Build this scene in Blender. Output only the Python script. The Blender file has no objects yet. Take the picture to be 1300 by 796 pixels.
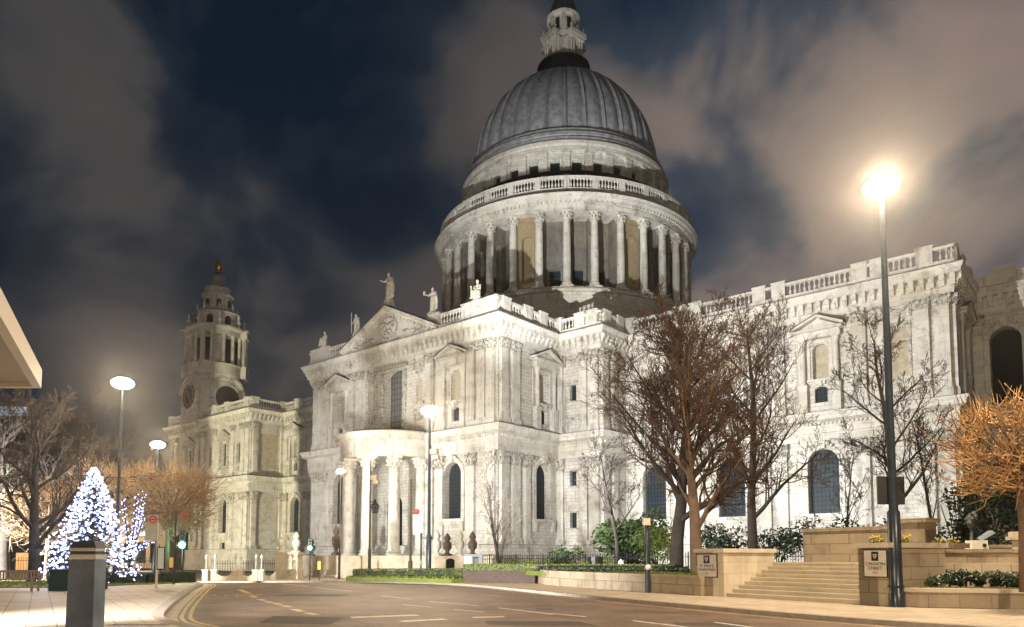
import bpy, bmesh, math, random
from mathutils import Vector, Matrix, noise
R = math.radians
PI = math.pi
sc = bpy.context.scene
COL = sc.collection
# ---------------------------------------------------------------- camera
CAM = Vector((71.7, -98.9, 1.6))
HEAD = R(40.2)
FW = Vector((-math.sin(HEAD), math.cos(HEAD), 0))
RT = Vector((math.cos(HEAD), math.sin(HEAD), 0))
cd = bpy.data.cameras.new('camera')
cam = bpy.data.objects.new('camera', cd); COL.objects.link(cam)
cam.location = CAM
cam.rotation_euler = (R(90 + 4.0), 0, HEAD)
cd.sensor_width = 36; cd.lens = 930 / 1300 * 36
cd.shift_y = 0.1869
cd.clip_end = 3000
sc.camera = cam
# ---------------------------------------------------------------- night sky
w = bpy.data.worlds.new('World'); sc.world = w; w.use_nodes = True
nt = w.node_tree; nt.nodes.clear()
out = nt.nodes.new('ShaderNodeOutputWorld'); bg = nt.nodes.new('ShaderNodeBackground')
tc = nt.nodes.new('ShaderNodeTexCoord'); mp = nt.nodes.new('ShaderNodeMapping')
mp.inputs['Rotation'].default_value = (R(20), R(-35), R(10)); mp.inputs['Scale'].default_value = (1.3, 1.2, 1.5)
mp.inputs['Location'].default_value = (.4735, -.4039, 8.1845)
n1 = nt.nodes.new('ShaderNodeTexNoise'); n1.inputs['Scale'].default_value = 3.248; n1.inputs['Detail'].default_value = 5; n1.inputs['Roughness'].default_value = .5
n1.inputs['Distortion'].default_value = .35
cr = nt.nodes.new('ShaderNodeValToRGB')
e = cr.color_ramp.elements
e[0].position = .37; e[0].color = (.0015, .0085, .021, 1)
e[1].position = .72; e[1].color = (.084, .070, .068, 1)
m = e.new(.47); m.color = (.012, .020, .032, 1)
m = e.new(.57); m.color = (.058, .056, .058, 1)
# warm halo of the tall lamp painted into the sky round its bearing
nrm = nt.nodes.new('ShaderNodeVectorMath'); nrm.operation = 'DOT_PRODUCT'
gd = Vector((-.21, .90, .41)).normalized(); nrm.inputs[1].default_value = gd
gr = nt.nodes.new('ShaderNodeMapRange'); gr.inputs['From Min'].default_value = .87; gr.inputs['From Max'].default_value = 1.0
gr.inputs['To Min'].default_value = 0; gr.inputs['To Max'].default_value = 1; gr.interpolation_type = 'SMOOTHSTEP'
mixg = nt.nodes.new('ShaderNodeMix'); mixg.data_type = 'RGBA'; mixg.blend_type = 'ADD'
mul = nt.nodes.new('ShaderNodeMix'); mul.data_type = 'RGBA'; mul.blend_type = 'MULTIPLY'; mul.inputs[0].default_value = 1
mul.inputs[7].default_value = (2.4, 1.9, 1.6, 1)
L = nt.links.new
L(tc.outputs['Generated'], mp.inputs['Vector']); L(mp.outputs[0], n1.inputs['Vector']); L(n1.outputs[0], cr.inputs[0])
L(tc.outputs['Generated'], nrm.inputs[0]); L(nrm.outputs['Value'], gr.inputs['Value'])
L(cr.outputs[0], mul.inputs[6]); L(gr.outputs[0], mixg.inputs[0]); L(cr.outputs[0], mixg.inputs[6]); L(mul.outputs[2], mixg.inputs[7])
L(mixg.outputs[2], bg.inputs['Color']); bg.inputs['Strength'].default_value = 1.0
L(bg.outputs[0], out.inputs['Surface'])
sc.view_settings.view_transform = 'Standard'; sc.view_settings.look = 'None'
sc.view_settings.exposure = 0.0; sc.view_settings.gamma = 1
sc.cycles.use_denoising = True
sc.cycles.max_bounces = 5; sc.cycles.diffuse_bounces = 3; sc.cycles.glossy_bounces = 2
sc.cycles.transparent_max_bounces = 4; sc.cycles.volume_bounces = 0
sc.cycles.sample_clamp_indirect = 3; sc.cycles.sample_clamp_direct = 0
# ---------------------------------------------------------------- floodlights and added fill lights trained on the church
def spot(name, loc, target, power, size, blend, color, radius=.35):
    d = bpy.data.lights.new(name, 'SPOT'); d.energy = power; d.spot_size = R(size); d.spot_blend = blend
    d.color = color; d.shadow_soft_size = radius
    o = bpy.data.objects.new(name, d); COL.objects.link(o); o.location = loc
    o.rotation_euler = (Vector(target) - Vector(loc)).to_track_quat('-Z', 'Y').to_euler()
    return o
def pt(name, loc, power, color, radius=.3):
    d = bpy.data.lights.new(name, 'POINT'); d.energy = power; d.color = color; d.shadow_soft_size = radius
    o = bpy.data.objects.new(name, d); COL.objects.link(o); o.location = loc; return o
WHITE = (1.0, .985, .95)
# the main ones are clamped to the two nearer kerb lamps, the rest stand low and unseen, without fittings
spot('flood_or_fill_light', (36.5, -64.8, 8.6), (48, -18, 23), 1.0e5, 124, 1.0, (1, .985, .95), .25)
spot('flood_or_fill_light', (36.3, -64.6, 8.9), (-1, 1, 70), 1.35e5, 36, .7, (1, .985, .95), .25)
spot('flood_or_fill_light', (18.7, -55.5, 8.6), (-12, -36, 19), 1.1e4, 84, .6, WHITE, .25)
spot('flood_or_fill_light', (15, -93, .9), (10, -24, 15), 1.15e5, 80, .6, WHITE)
spot('flood_or_fill_light', (52, -100, .6), (32, -22, 2), 1.4e5, 46, 1.0, WHITE)  # added frontal fill for the choir and east faces, no fitting
spot('flood_or_fill_light', (-36, -72, .9), (-68, -24, 32), 1.6e5, 88, .7, (1, .90, .62))
# ---------------------------------------------------------------- helpers
def W(a, d, z=0.0):                      # metres right of / ahead of the viewpoint
    p = CAM + RT * a + FW * d; return Vector((p.x, p.y, z))
def sm(t):
    t = max(0, min(1, t)); return t * t * (3 - 2 * t)
def gz(x, y):                            # the ground falls gently towards the church
    d = (Vector((x, y, 0)) - CAM).dot(FW); return -.9 * sm((d - 45) / 27)
def gza(a, d): return -.9 * sm((d - 45) / 27)
def tag(o, label=None, cat=None, group=None, kind=None):
    if label: o['label'] = label
    if cat: o['category'] = cat
    if group: o['group'] = group
    if kind: o['kind'] = kind
    return o
def empty(name, loc, label=None, cat=None, group=None, rz=0):
    o = bpy.data.objects.new(name, None); COL.objects.link(o); o.location = loc; o.rotation_euler.z = rz
    o.empty_display_size = .3
    return tag(o, label, cat, group)
def world_loc(o):
    v = Vector((0, 0, 0))
    while o: v += o.location; o = o.parent
    return v
def copy_tree(o, parent=None):
    c = o.copy(); COL.objects.link(c)
    c.parent = parent
    for ch in [x for x in COL.objects if x.parent == o]: copy_tree(ch, c)
    return c
class Fr:
    """wall frame: origin p, tangent t, outward normal n;  (s, o, z) -> world"""
    def __init__(s, p, t):
        s.p = Vector((p[0], p[1], 0)); s.t = Vector((t[0], t[1], 0)).normalized(); s.n = Vector((s.t.y, -s.t.x, 0))
    def __call__(s, a, o, z): return s.p + s.t * a + s.n * o + Vector((0, 0, z))
ID = Fr((0, 0), (1, 0))                  # note: o = -y
WARP = [0]
ZK = [(29, 29), (40.2, 40.45), (51.1, 51.7), (53.05, 53.8), (53.85, 55.0), (55.6, 56.76), (58.1, 59.85), (60.3, 61.5), (62.3, 64.3), (64.0, 66.5), (64.75, 67.1), (83.1, 84.3), (85.7, 88.0), (91.0, 92.0), (91.4, 92.8), (94.7, 96.9), (94.9, 97.2), (100.8, 104), (107, 111)]
RK = [(29, 1.0), (38, 1.02), (40.2, 1.025), (53, 1.033), (62, 1.047), (64.8, 1.05), (83, 1.035), (91, 1.05), (110, 1.05)]
def interp(t, x):
    if x <= t[0][0]: return t[0][1]
    for (a, b), (c_, d) in zip(t, t[1:]):
        if x <= c_: return b + (d - b) * (x - a) / (c_ - a)
    return t[-1][1]
def warp(v):                              # final proportions of drum, dome and lantern
    k = interp(RK, v.z) if WARP[0] == 1 else 1
    return Vector((-1.5 + (v.x + 1.5) * k, 1.9 + (v.y - 1.9) * k, interp(ZK, v.z)))
class MB:
    def __init__(s): s.v = []; s.f = []; s.mi = []
    def add(s, vs, fs, mi=0):
        b = len(s.v); s.v += [Vector(v) for v in vs]; s.f += [tuple(b + i for i in f) for f in fs]; s.mi += [mi] * len(fs); return s
    def box(s, fr, s0, s1, o0, o1, z0, z1, top=None, mi=0):
        """top = (ds, do) shrink (negative = flare) at the top"""
        ds, do = top or (0, 0)
        v = [fr(s0, o0, z0), fr(s1, o0, z0), fr(s1, o1, z0), fr(s0, o1, z0),
             fr(s0 + ds, o0, z1), fr(s1 - ds, o0, z1), fr(s1 - ds, o1 - do, z1), fr(s0 + ds, o1 - do, z1)]
        return s.add(v, [(0, 3, 2, 1), (4, 5, 6, 7), (0, 1, 5, 4), (1, 2, 6, 5), (2, 3, 7, 6), (3, 0, 4, 7)], mi)
    def wbox(s, x0, x1, y0, y1, z0, z1, mi=0):
        v = [(x, y, z) for z in (z0, z1) for x, y in ((x0, y0), (x1, y0), (x1, y1), (x0, y1))]
        return s.add(v, [(0, 3, 2, 1), (4, 5, 6, 7), (0, 1, 5, 4), (1, 2, 6, 5), (2, 3, 7, 6), (3, 0, 4, 7)], mi)
    def prism(s, poly, z0, z1, mi=0):
        n = len(poly)
        v = [Vector((p[0], p[1], z0)) for p in poly] + [Vector((p[0], p[1], z1)) for p in poly]
        return s.add(v, [tuple(range(n - 1, -1, -1)), tuple(range(n, 2 * n))] + [(i, (i + 1) % n, n + (i + 1) % n, n + i) for i in range(n)], mi)
    def lathe(s, cx, cy, prof, n=32, a0=0., a1=2 * PI, mi=0, mod=None):
        full = abs(a1 - a0 - 2 * PI) < 1e-6; m = n if full else n + 1
        vs = []
        for r, z in prof:
            for i in range(m):
                a = a0 + (a1 - a0) * i / n
                rr = r * (mod(a, z) if mod else 1)
                vs.append((cx + rr * math.cos(a), cy + rr * math.sin(a), z))
        fs = []
        for j in range(len(prof) - 1):
            for i in range(n):
                k = (i + 1) % m
                fs.append((j * m + i, j * m + k, (j + 1) * m + k, (j + 1) * m + i))
        if full:
            if prof[0][0] > 1e-4: fs.append(tuple(range(m - 1, -1, -1)))
            if prof[-1][0] > 1e-4: fs.append(tuple((len(prof) - 1) * m + i for i in range(m)))
        return s.add(vs, fs, mi)
    def sweep(s, path, prof, closed=False, mi=0, cap=True):
        """mitred sweep, outward = right of travel; prof = [(offset, z)]"""
        P = [Vector((p[0], p[1])) for p in path]; n = len(P); offs = []
        for i in range(n):
            a = P[i] - P[i - 1] if (closed or i > 0) else P[1] - P[0]
            b = P[(i + 1) % n] - P[i] if (closed or i < n - 1) else a
            a = a.normalized(); b = b.normalized()
            na = Vector((a.y, -a.x)); nb = Vector((b.y, -b.x)); k = 1 + na.dot(nb)
            offs.append((na + nb) / max(k, .15))
        vs = []
        for i in range(n):
            for o, z in prof:
                q = P[i] + offs[i] * o; vs.append((q.x, q.y, z))
        m = len(prof); fs = []
        for i in range(n if closed else n - 1):
            j = (i + 1) % n
            for k in range(m - 1): fs.append((i * m + k, j * m + k, j * m + k + 1, i * m + k + 1))
        if not closed and cap:
            fs.append(tuple(range(m))); fs.append(tuple((n - 1) * m + k for k in range(m - 1, -1, -1)))
        return s.add(vs, fs, mi)
    def tube(s, pts, rad, n=6, cap=True, mi=0):
        up = Vector((0, 0, 1)); prev = None; vs = []
        P = [Vector(p) for p in pts]; k = len(P)
        for i, p in enumerate(P):
            t = (P[min(i + 1, k - 1)] - P[max(i - 1, 0)])
            if t.length < 1e-9: t = Vector((0, 0, 1))
            t.normalize()
            if prev is None:
                prev = t.orthogonal().normalized()
            prev = (prev - t * prev.dot(t))
            if prev.length < 1e-6: prev = t.orthogonal()
            prev.normalize(); q = t.cross(prev)
            r = rad[i] if isinstance(rad, (list, tuple)) else rad
            for j in range(n):
                a = 2 * PI * j / n; vs.append(p + (prev * math.cos(a) + q * math.sin(a)) * r)
        fs = [(i * n + j, i * n + (j + 1) % n, (i + 1) * n + (j + 1) % n, (i + 1) * n + j) for i in range(k - 1) for j in range(n)]
        if cap: fs += [tuple(range(n - 1, -1, -1)), tuple((k - 1) * n + j for j in range(n))]
        return s.add(vs, fs, mi)
    def ball(s, c, r, n=8, m=5, sq=(1, 1, 1), mi=0):
        c = Vector(c); vs = [c + Vector((0, 0, -r * sq[2]))]
        for j in range(1, m):
            t = -PI / 2 + PI * j / m
            for i in range(n):
                a = 2 * PI * i / n; vs.append(c + Vector((r * sq[0] * math.cos(t) * math.cos(a), r * sq[1] * math.cos(t) * math.sin(a), r * sq[2] * math.sin(t))))
        vs.append(c + Vector((0, 0, r * sq[2]))); fs = [(0, 1 + (i + 1) % n, 1 + i) for i in range(n)]
        for j in range(m - 2):
            b = 1 + j * n; fs += [(b + i, b + (i + 1) % n, b + n + (i + 1) % n, b + n + i) for i in range(n)]
        b = 1 + (m - 2) * n; fs += [(b + i, b + (i + 1) % n, len(vs) - 1) for i in range(n)]
        return s.add(vs, fs, mi)
    def build(s, name, mat, parent=None, smooth=None, org=None, recalc=False):
        if WARP[0]: s.v = [warp(v) for v in s.v]
        o0 = Vector(org) if org is not None else (world_loc(parent) if parent else Vector((0, 0, 0)))
        me = bpy.data.meshes.new(name); me.from_pydata([v - o0 for v in s.v], [], s.f)
        for mm in (mat if isinstance(mat, (list, tuple)) else [mat]): me.materials.append(mm)
        if isinstance(mat, (list, tuple)): me.polygons.foreach_set('material_index', s.mi)
        if recalc:
            b = bmesh.new(); b.from_mesh(me); bmesh.ops.recalc_face_normals(b, faces=b.faces); b.to_mesh(me); b.free()
        if smooth:
            me.polygons.foreach_set('use_smooth', [True] * len(me.polygons)); me.set_sharp_from_angle(angle=R(smooth))
        me.update()
        o = bpy.data.objects.new(name, me); COL.objects.link(o)
        if parent: o.parent = parent
        elif org is not None: o.location = org
        return o
def place(mesh, name, parent, loc, rz=0):
    o = bpy.data.objects.new(name, mesh); COL.objects.link(o); o.parent = parent
    o.location = Vector(loc) - world_loc(parent); o.rotation_euler.z = rz; return o
# ---------------------------------------------------------------- materials
def mat(name, color, rough=.8, metal=0., c2=None, nscale=1., detail=6, bump=0., bscale=None, emit=0., ecol=None, spec=None, ramp=(.35, .65)):
    m = bpy.data.materials.new(name); m.use_nodes = True; t = m.node_tree; b = t.nodes['Principled BSDF']
    b.inputs['Base Color'].default_value = (*color, 1); b.inputs['Roughness'].default_value = rough; b.inputs['Metallic'].default_value = metal
    if spec is not None: b.inputs['Specular IOR Level'].default_value = spec
    if c2 or bump:
        g = t.nodes.new('ShaderNodeNewGeometry'); n = t.nodes.new('ShaderNodeTexNoise'); n.inputs['Scale'].default_value = nscale; n.inputs['Detail'].default_value = detail
        n.inputs['Roughness'].default_value = .65
        t.links.new(g.outputs['Position'], n.inputs['Vector'])
        if c2:
            r = t.nodes.new('ShaderNodeValToRGB'); r.color_ramp.elements[0].position = ramp[0]; r.color_ramp.elements[1].position = ramp[1]
            r.color_ramp.elements[0].color = (*color, 1); r.color_ramp.elements[1].color = (*c2, 1)
            t.links.new(n.outputs[0], r.inputs[0]); t.links.new(r.outputs[0], b.inputs['Base Color'])
        if bump:
            n2 = t.nodes.new('ShaderNodeTexNoise'); n2.inputs['Scale'].default_value = bscale or nscale * 6; n2.inputs['Detail'].default_value = 4
            t.links.new(g.outputs['Position'], n2.inputs['Vector'])
            bp = t.nodes.new('ShaderNodeBump'); bp.inputs['Strength'].default_value = bump; bp.inputs['Distance'].default_value = .05
            t.links.new(n2.outputs[0], bp.inputs['Height']); t.links.new(bp.outputs[0], b.inputs['Normal'])
    if emit:
        b.inputs['Emission Color'].default_value = (*(ecol or color), 1); b.inputs['Emission Strength'].default_value = emit
    return m
def stone_mat(name, base, dark, course=.42, blk=.95, joint=.35, stain=.6, bumpk=.5, warm=(.42, .36, .24)):
    """Portland stone: ashlar joints, blotchy soot, rain streaks"""
    m = bpy.data.materials.new(name); m.use_nodes = True; t = m.node_tree; b = t.nodes['Principled BSDF']; b.inputs['Roughness'].default_value = .85
    N = t.nodes.new; K = t.links.new
    g = N('ShaderNodeNewGeometry'); sp = N('ShaderNodeSeparateXYZ'); K(g.outputs['Position'], sp.inputs[0])
    ad = N('ShaderNodeMath'); ad.operation = 'ADD'; K(sp.outputs[0], ad.inputs[0]); K(sp.outputs[1], ad.inputs[1])
    cb = N('ShaderNodeCombineXYZ'); K(ad.outputs[0], cb.inputs[0]); K(sp.outputs[2], cb.inputs[1])
    br = N('ShaderNodeTexBrick'); br.inputs['Scale'].default_value = 1; br.inputs['Brick Width'].default_value = blk; br.inputs['Row Height'].default_value = course
    br.inputs['Mortar Size'].default_value = .018; br.inputs['Mortar Smooth'].default_value = .4
    br.inputs['Color1'].default_value = (1, 1, 1, 1); br.inputs['Color2'].default_value = (.80, .79, .76, 1); br.inputs['Mortar'].default_value = (1 - joint,) * 3 + (1,)
    br.inputs['Bias'].default_value = -.3
    K(cb.outputs[0], br.inputs['Vector'])
    n1 = N('ShaderNodeTexNoise'); n1.inputs['Scale'].default_value = .8; n1.inputs['Detail'].default_value = 9; n1.inputs['Roughness'].default_value = .7; K(g.outputs['Position'], n1.inputs['Vector'])
    r1 = N('ShaderNodeValToRGB'); r1.color_ramp.elements[0].position = .52; r1.color_ramp.elements[1].position = .74
    r1.color_ramp.elements[0].color = (0, 0, 0, 1); r1.color_ramp.elements[1].color = (stain,) * 3 + (1,)
    K(n1.outputs[0], r1.inputs[0])
    mp = N('ShaderNodeMapping'); mp.inputs['Scale'].default_value = (1.7, 1.7, .13); K(g.outputs['Position'], mp.inputs['Vector'])
    n2 = N('ShaderNodeTexNoise'); n2.inputs['Scale'].default_value = 1; n2.inputs['Detail'].default_value = 5; n2.inputs['Roughness'].default_value = .6; K(mp.outputs[0], n2.inputs['Vector'])
    r2 = N('ShaderNodeValToRGB'); r2.color_ramp.elements[0].position = .55; r2.color_ramp.elements[1].position = .75
    r2.color_ramp.elements[0].color = (0, 0, 0, 1); r2.color_ramp.elements[1].color = (stain * .8,) * 3 + (1,)
    K(n2.outputs[0], r2.inputs[0])
    n3 = N('ShaderNodeTexNoise'); n3.inputs['Scale'].default_value = .17; n3.inputs['Detail'].default_value = 3; K(g.outputs['Position'], n3.inputs['Vector'])
    mw = N('ShaderNodeMix'); mw.data_type = 'RGBA'; mw.inputs[6].default_value = (*base, 1); mw.inputs[7].default_value = (*warm, 1)
    rw = N('ShaderNodeValToRGB'); rw.color_ramp.elements[0].position = .5; rw.color_ramp.elements[1].position = .75; rw.color_ramp.elements[1].color = (.5, .5, .5, 1)
    K(n3.outputs[0], rw.inputs[0]); K(rw.outputs[0], mw.inputs[0])
    mx = N('ShaderNodeMix'); mx.data_type = 'RGBA'; mx.inputs[7].default_value = (*dark, 1); K(mw.outputs[2], mx.inputs[6]); K(r1.outputs[0], mx.inputs[0])
    my = N('ShaderNodeMix'); my.data_type = 'RGBA'; my.inputs[7].default_value = (*dark, 1); K(mx.outputs[2], my.inputs[6]); K(r2.outputs[0], my.inputs[0])
    mm = N('ShaderNodeMix'); mm.data_type = 'RGBA'; mm.blend_type = 'MULTIPLY'; mm.inputs[0].default_value = 1; K(my.outputs[2], mm.inputs[6]); K(br.outputs[0], mm.inputs[7])
    K(mm.outputs[2], b.inputs['Base Color'])
    bp = N('ShaderNodeBump'); bp.inputs['Strength'].default_value = bumpk; bp.inputs['Distance'].default_value = .04
    n4 = N('ShaderNodeTexNoise'); n4.inputs['Scale'].default_value = 7; n4.inputs['Detail'].default_value = 5; K(g.outputs['Position'], n4.inputs['Vector'])
    hm = N('ShaderNodeMath'); hm.operation = 'MULTIPLY_ADD'; hm.inputs[1].default_value = -.8; K(br.outputs['Fac'], hm.inputs[0]); K(n4.outputs[0], hm.inputs[2])
    K(hm.outputs[0], bp.inputs['Height']); K(bp.outputs[0], b.inputs['Normal'])
    return m
M = {}
M['stone'] = stone_mat('portland_stone', (.66, .65, .61), (.11, .10, .08), stain=.75, joint=.6)
M['stone_up'] = stone_mat('portland_stone_trim', (.68, .67, .63), (.11, .10, .08), joint=.2, stain=.75, course=.8, blk=2.2)
M['carve'] = mat('carved_stone', (.58, .57, .52), .9, c2=(.07, .065, .05), nscale=3.2, bump=.9, bscale=9, ramp=(.42, .68))  # dark noise is grime and also stands in for deep shade in carvings
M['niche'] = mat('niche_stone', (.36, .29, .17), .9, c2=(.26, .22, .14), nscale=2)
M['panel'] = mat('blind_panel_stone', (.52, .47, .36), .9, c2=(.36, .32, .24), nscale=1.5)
M['stone_dark'] = stone_mat('dark_drum_stone', (.19, .18, .16), (.04, .037, .032), stain=.75)  # stained stone, base darkened further for contrast in the drum recess
M['black_joint'] = mat('lead_flashing', (.02, .022, .028), .6)
M['lead'] = mat('lead_sheet', (.44, .46, .49), .5, c2=(.22, .235, .26), nscale=1.2, bump=.3, bscale=3, metal=.25)
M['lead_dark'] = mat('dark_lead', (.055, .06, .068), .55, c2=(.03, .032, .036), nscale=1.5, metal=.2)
M['gold'] = mat('gilding', (.85, .55, .12), .3, metal=1, c2=(.6, .35, .05), nscale=5)
M['black'] = mat('black_paint', (.012, .013, .016), .4)
M['slate'] = mat('roof_covering', (.05, .05, .055), .8)
def glass_mat(name, c1, c2, sx, sz):
    m = mat(name, c1, .45, spec=.12); t = m.node_tree; b = t.nodes['Principled BSDF']
    g = t.nodes.new('ShaderNodeNewGeometry'); sp = t.nodes.new('ShaderNodeSeparateXYZ'); t.links.new(g.outputs['Position'], sp.inputs[0])
    ad = t.nodes.new('ShaderNodeMath'); ad.operation = 'ADD'; t.links.new(sp.outputs[0], ad.inputs[0]); t.links.new(sp.outputs[1], ad.inputs[1])
    cb = t.nodes.new('ShaderNodeCombineXYZ'); t.links.new(ad.outputs[0], cb.inputs[0]); t.links.new(sp.outputs[2], cb.inputs[1])
    br = t.nodes.new('ShaderNodeTexBrick'); br.offset = 0; br.inputs['Scale'].default_value = 1; br.inputs['Brick Width'].default_value = sx; br.inputs['Row Height'].default_value = sz
    br.inputs['Mortar Size'].default_value = .045; br.inputs['Color1'].default_value = (*c1, 1); br.inputs['Color2'].default_value = (*c2, 1); br.inputs['Mortar'].default_value = (.008, .009, .01, 1)
    t.links.new(cb.outputs[0], br.inputs['Vector']); t.links.new(br.outputs[0], b.inputs['Base Color'])
    n = t.nodes.new('ShaderNodeTexNoise'); n.inputs['Scale'].default_value = 3; bp = t.nodes.new('ShaderNodeBump'); bp.inputs['Strength'].default_value = .15
    t.links.new(g.outputs['Position'], n.inputs['Vector']); t.links.new(n.outputs[0], bp.inputs['Height']); t.links.new(bp.outputs[0], b.inputs['Normal'])
    return m
M['glass'] = glass_mat('leaded_glass', (.018, .032, .045), (.03, .045, .055), .42, .5)
M['glass_grey'] = glass_mat('pale_leaded_glass', (.10, .12, .13), (.13, .15, .155), .55, .75)
M['void'] = mat('dark_opening', (.006, .008, .012), .9)
# ================================================================ THE CATHEDRAL
CX, CY_ = -1.5, 1.9            # dome centre
cath = empty('cathedral', (CX, CY_, -1), 'huge floodlit pale stone domed cathedral with columned drum, pedimented transept and clock tower', 'cathedral')
Z0 = -1.4
def wall_open(mb, fr, s0, s1, z0, z1, ops, depth=.55):
    """wall face at o=0 with real recessed openings; returns pane outlines"""
    cuts = sorted({s0, s1} | {x for o in ops for x in (o[0], o[1]) if s0 < x < s1})
    for a, b in zip(cuts, cuts[1:]):
        mid = (a + b) / 2; st = sorted([o for o in ops if o[0] < mid < o[1]], key=lambda o: o[2]); z = z0
        for o in st:
            if o[2] > z: mb.add([fr(a, 0, z), fr(b, 0, z), fr(b, 0, o[2]), fr(a, 0, o[2])], [(0, 1, 2, 3)])
            z = o[3]
        if z < z1: mb.add([fr(a, 0, z), fr(b, 0, z), fr(b, 0, z1), fr(a, 0, z1)], [(0, 1, 2, 3)])
    panes = []
    for o in ops:
        a, b, c, d = o[:4]; arch = o[4] if len(o) > 4 else 0; dp = o[5] if len(o) > 5 else depth
        if arch:
            rise = (b - a) / 2 if arch == 1 else (b - a) * .16; zs = d - rise; n = 12 if arch == 1 else 8; cur = []
            for i in range(n + 1):
                if arch == 1:
                    t = PI * i / n; cur.append(((a + b) / 2 + (b - a) / 2 * math.cos(t), zs + rise * math.sin(t)))
                else:
                    t = i / n; x = b + (a - b) * t; cur.append((x, zs + rise * (1 - (2 * t - 1) ** 2)))
            for i in range(n):
                (x0, y0), (x1, y1) = cur[i], cur[i + 1]
                mb.add([fr(x1, 0, y1), fr(x0, 0, y0), fr(x0, 0, d), fr(x1, 0, d)], [(0, 1, 2, 3)])
            bd = [(a, c), (b, c)] + cur
        else:
            bd = [(a, c), (b, c), (b, d), (a, d)]
        k = len(bd)
        mb.add([fr(x, 0, y) for x, y in bd] + [fr(x, -dp, y) for x, y in bd], [((i + 1) % k, i, k + i, k + (i + 1) % k) for i in range(k)])
        panes.append([fr(x, -dp, y) for x, y in bd])
    return panes
def pane(name, pts, m, parent):
    c = sum(pts, Vector()) / len(pts); mb = MB(); n = len(pts)
    nr = (pts[1] - pts[0]).cross(pts[2] - pts[1]).normalized()
    mb.add(pts + [p - nr * .1 for p in pts], [tuple(range(n)), tuple(range(2 * n - 1, n - 1, -1))])
    return mb.build(name, m, parent)
# ---- carved pilaster (local origin at wall, s centred)
def capital(mb, fr, s0, s1, o, z0, z1):
    h = z1 - z0; rows = 2; wd = s1 - s0
    mb.box(fr, s0, s1, 0, o, z0, z0 + h * .8, top=(-.08, -.08))
    mb.box(fr, s0 - .1, s1 + .1, 0, o + .1, z0 - .1, z0)
    for r_ in range(rows):
        n = 3 - r_ % 2; za = z0 + h * (.02 + .38 * r_); zb = za + h * .40
        for i in range(n):
            c = s0 + wd * (i + .5) / n; hw = wd / n * .36
            mb.box(fr, c - hw, c + hw, o - .02, o + .07 + .05 * r_, za, zb, top=(.05, -.12))
            mb.box(fr, c - hw * .7, c + hw * .7, o + .1 + .05 * r_, o + .24 + .05 * r_, zb - h * .12, zb - h * .02)
    for sgn in (0, 1):
        c = (s0 - .07, s1 + .07)[sgn]
        mb.box(fr, c - .13, c + .13, o - .05, o + .26, z0 + h * .62, z0 + h * .86)
        mb.box(fr, c - .1, c + .1, .02, o - .1, z0 + h * .2, z0 + h * .55)
    mb.box(fr, s0 - .2, s1 + .2, 0, o + .26, z0 + h * .86, z1)
    mb.box(fr, (s0 + s1) / 2 - .12, (s0 + s1) / 2 + .12, o + .1, o + .34, z0 + h * .8, z1 - .03)
def pil_mesh(wd, o, zb, zs, zc, zt, name):
    mb = MB(); f = ID
    mb.box(f, -wd / 2 - .16, wd / 2 + .16, 0, o + .14, zb, zb + (zs - zb) * .55)
    mb.box(f, -wd / 2 - .16, wd / 2 + .16, 0, o + .16, zb + (zs - zb) * .55, zs, top=(.14, .14))
    mb.box(f, -wd / 2, wd / 2, 0, o, zs, zc)
    a = mb; c = MB(); capital(c, f, -wd / 2, wd / 2, o, zc, zt)
    A = a.build(name, M['stone_up']); A2 = c.build('capital', M['carve'])
    m1, m2 = A.data, A2.data
    bpy.data.objects.remove(A); bpy.data.objects.remove(A2)
    return m1, m2
PU = pil_mesh(1.3, .4, 16.98, 17.95, 26.0, 27.03, 'pilaster')
PUN = pil_mesh(.95, .36, 16.98, 17.95, 26.0, 27.03, 'pilaster')
PL = pil_mesh(1.38, .42, 3.0, 3.7, 12.35, 13.83, 'pilaster')
PLN = pil_mesh(1.0, .36, 3.0, 3.7, 12.35, 13.83, 'pilaster')
def pilasters(fr, xs, parent, lower=True, upper=True, narrow=False):
    rz = math.atan2(fr.t.y, fr.t.x)
    for s in xs:
        for ok, pr in ((upper, PUN if narrow else PU), (lower, PLN if narrow else PL)):
            if not ok: continue
            p = place(pr[0], 'pilaster', parent, fr(s, 0, 0), rz)
            # the capital rides in the same part (child kept within three levels by joining)
            c = place(pr[1], 'capital', parent, fr(s, 0, 0), rz)
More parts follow.
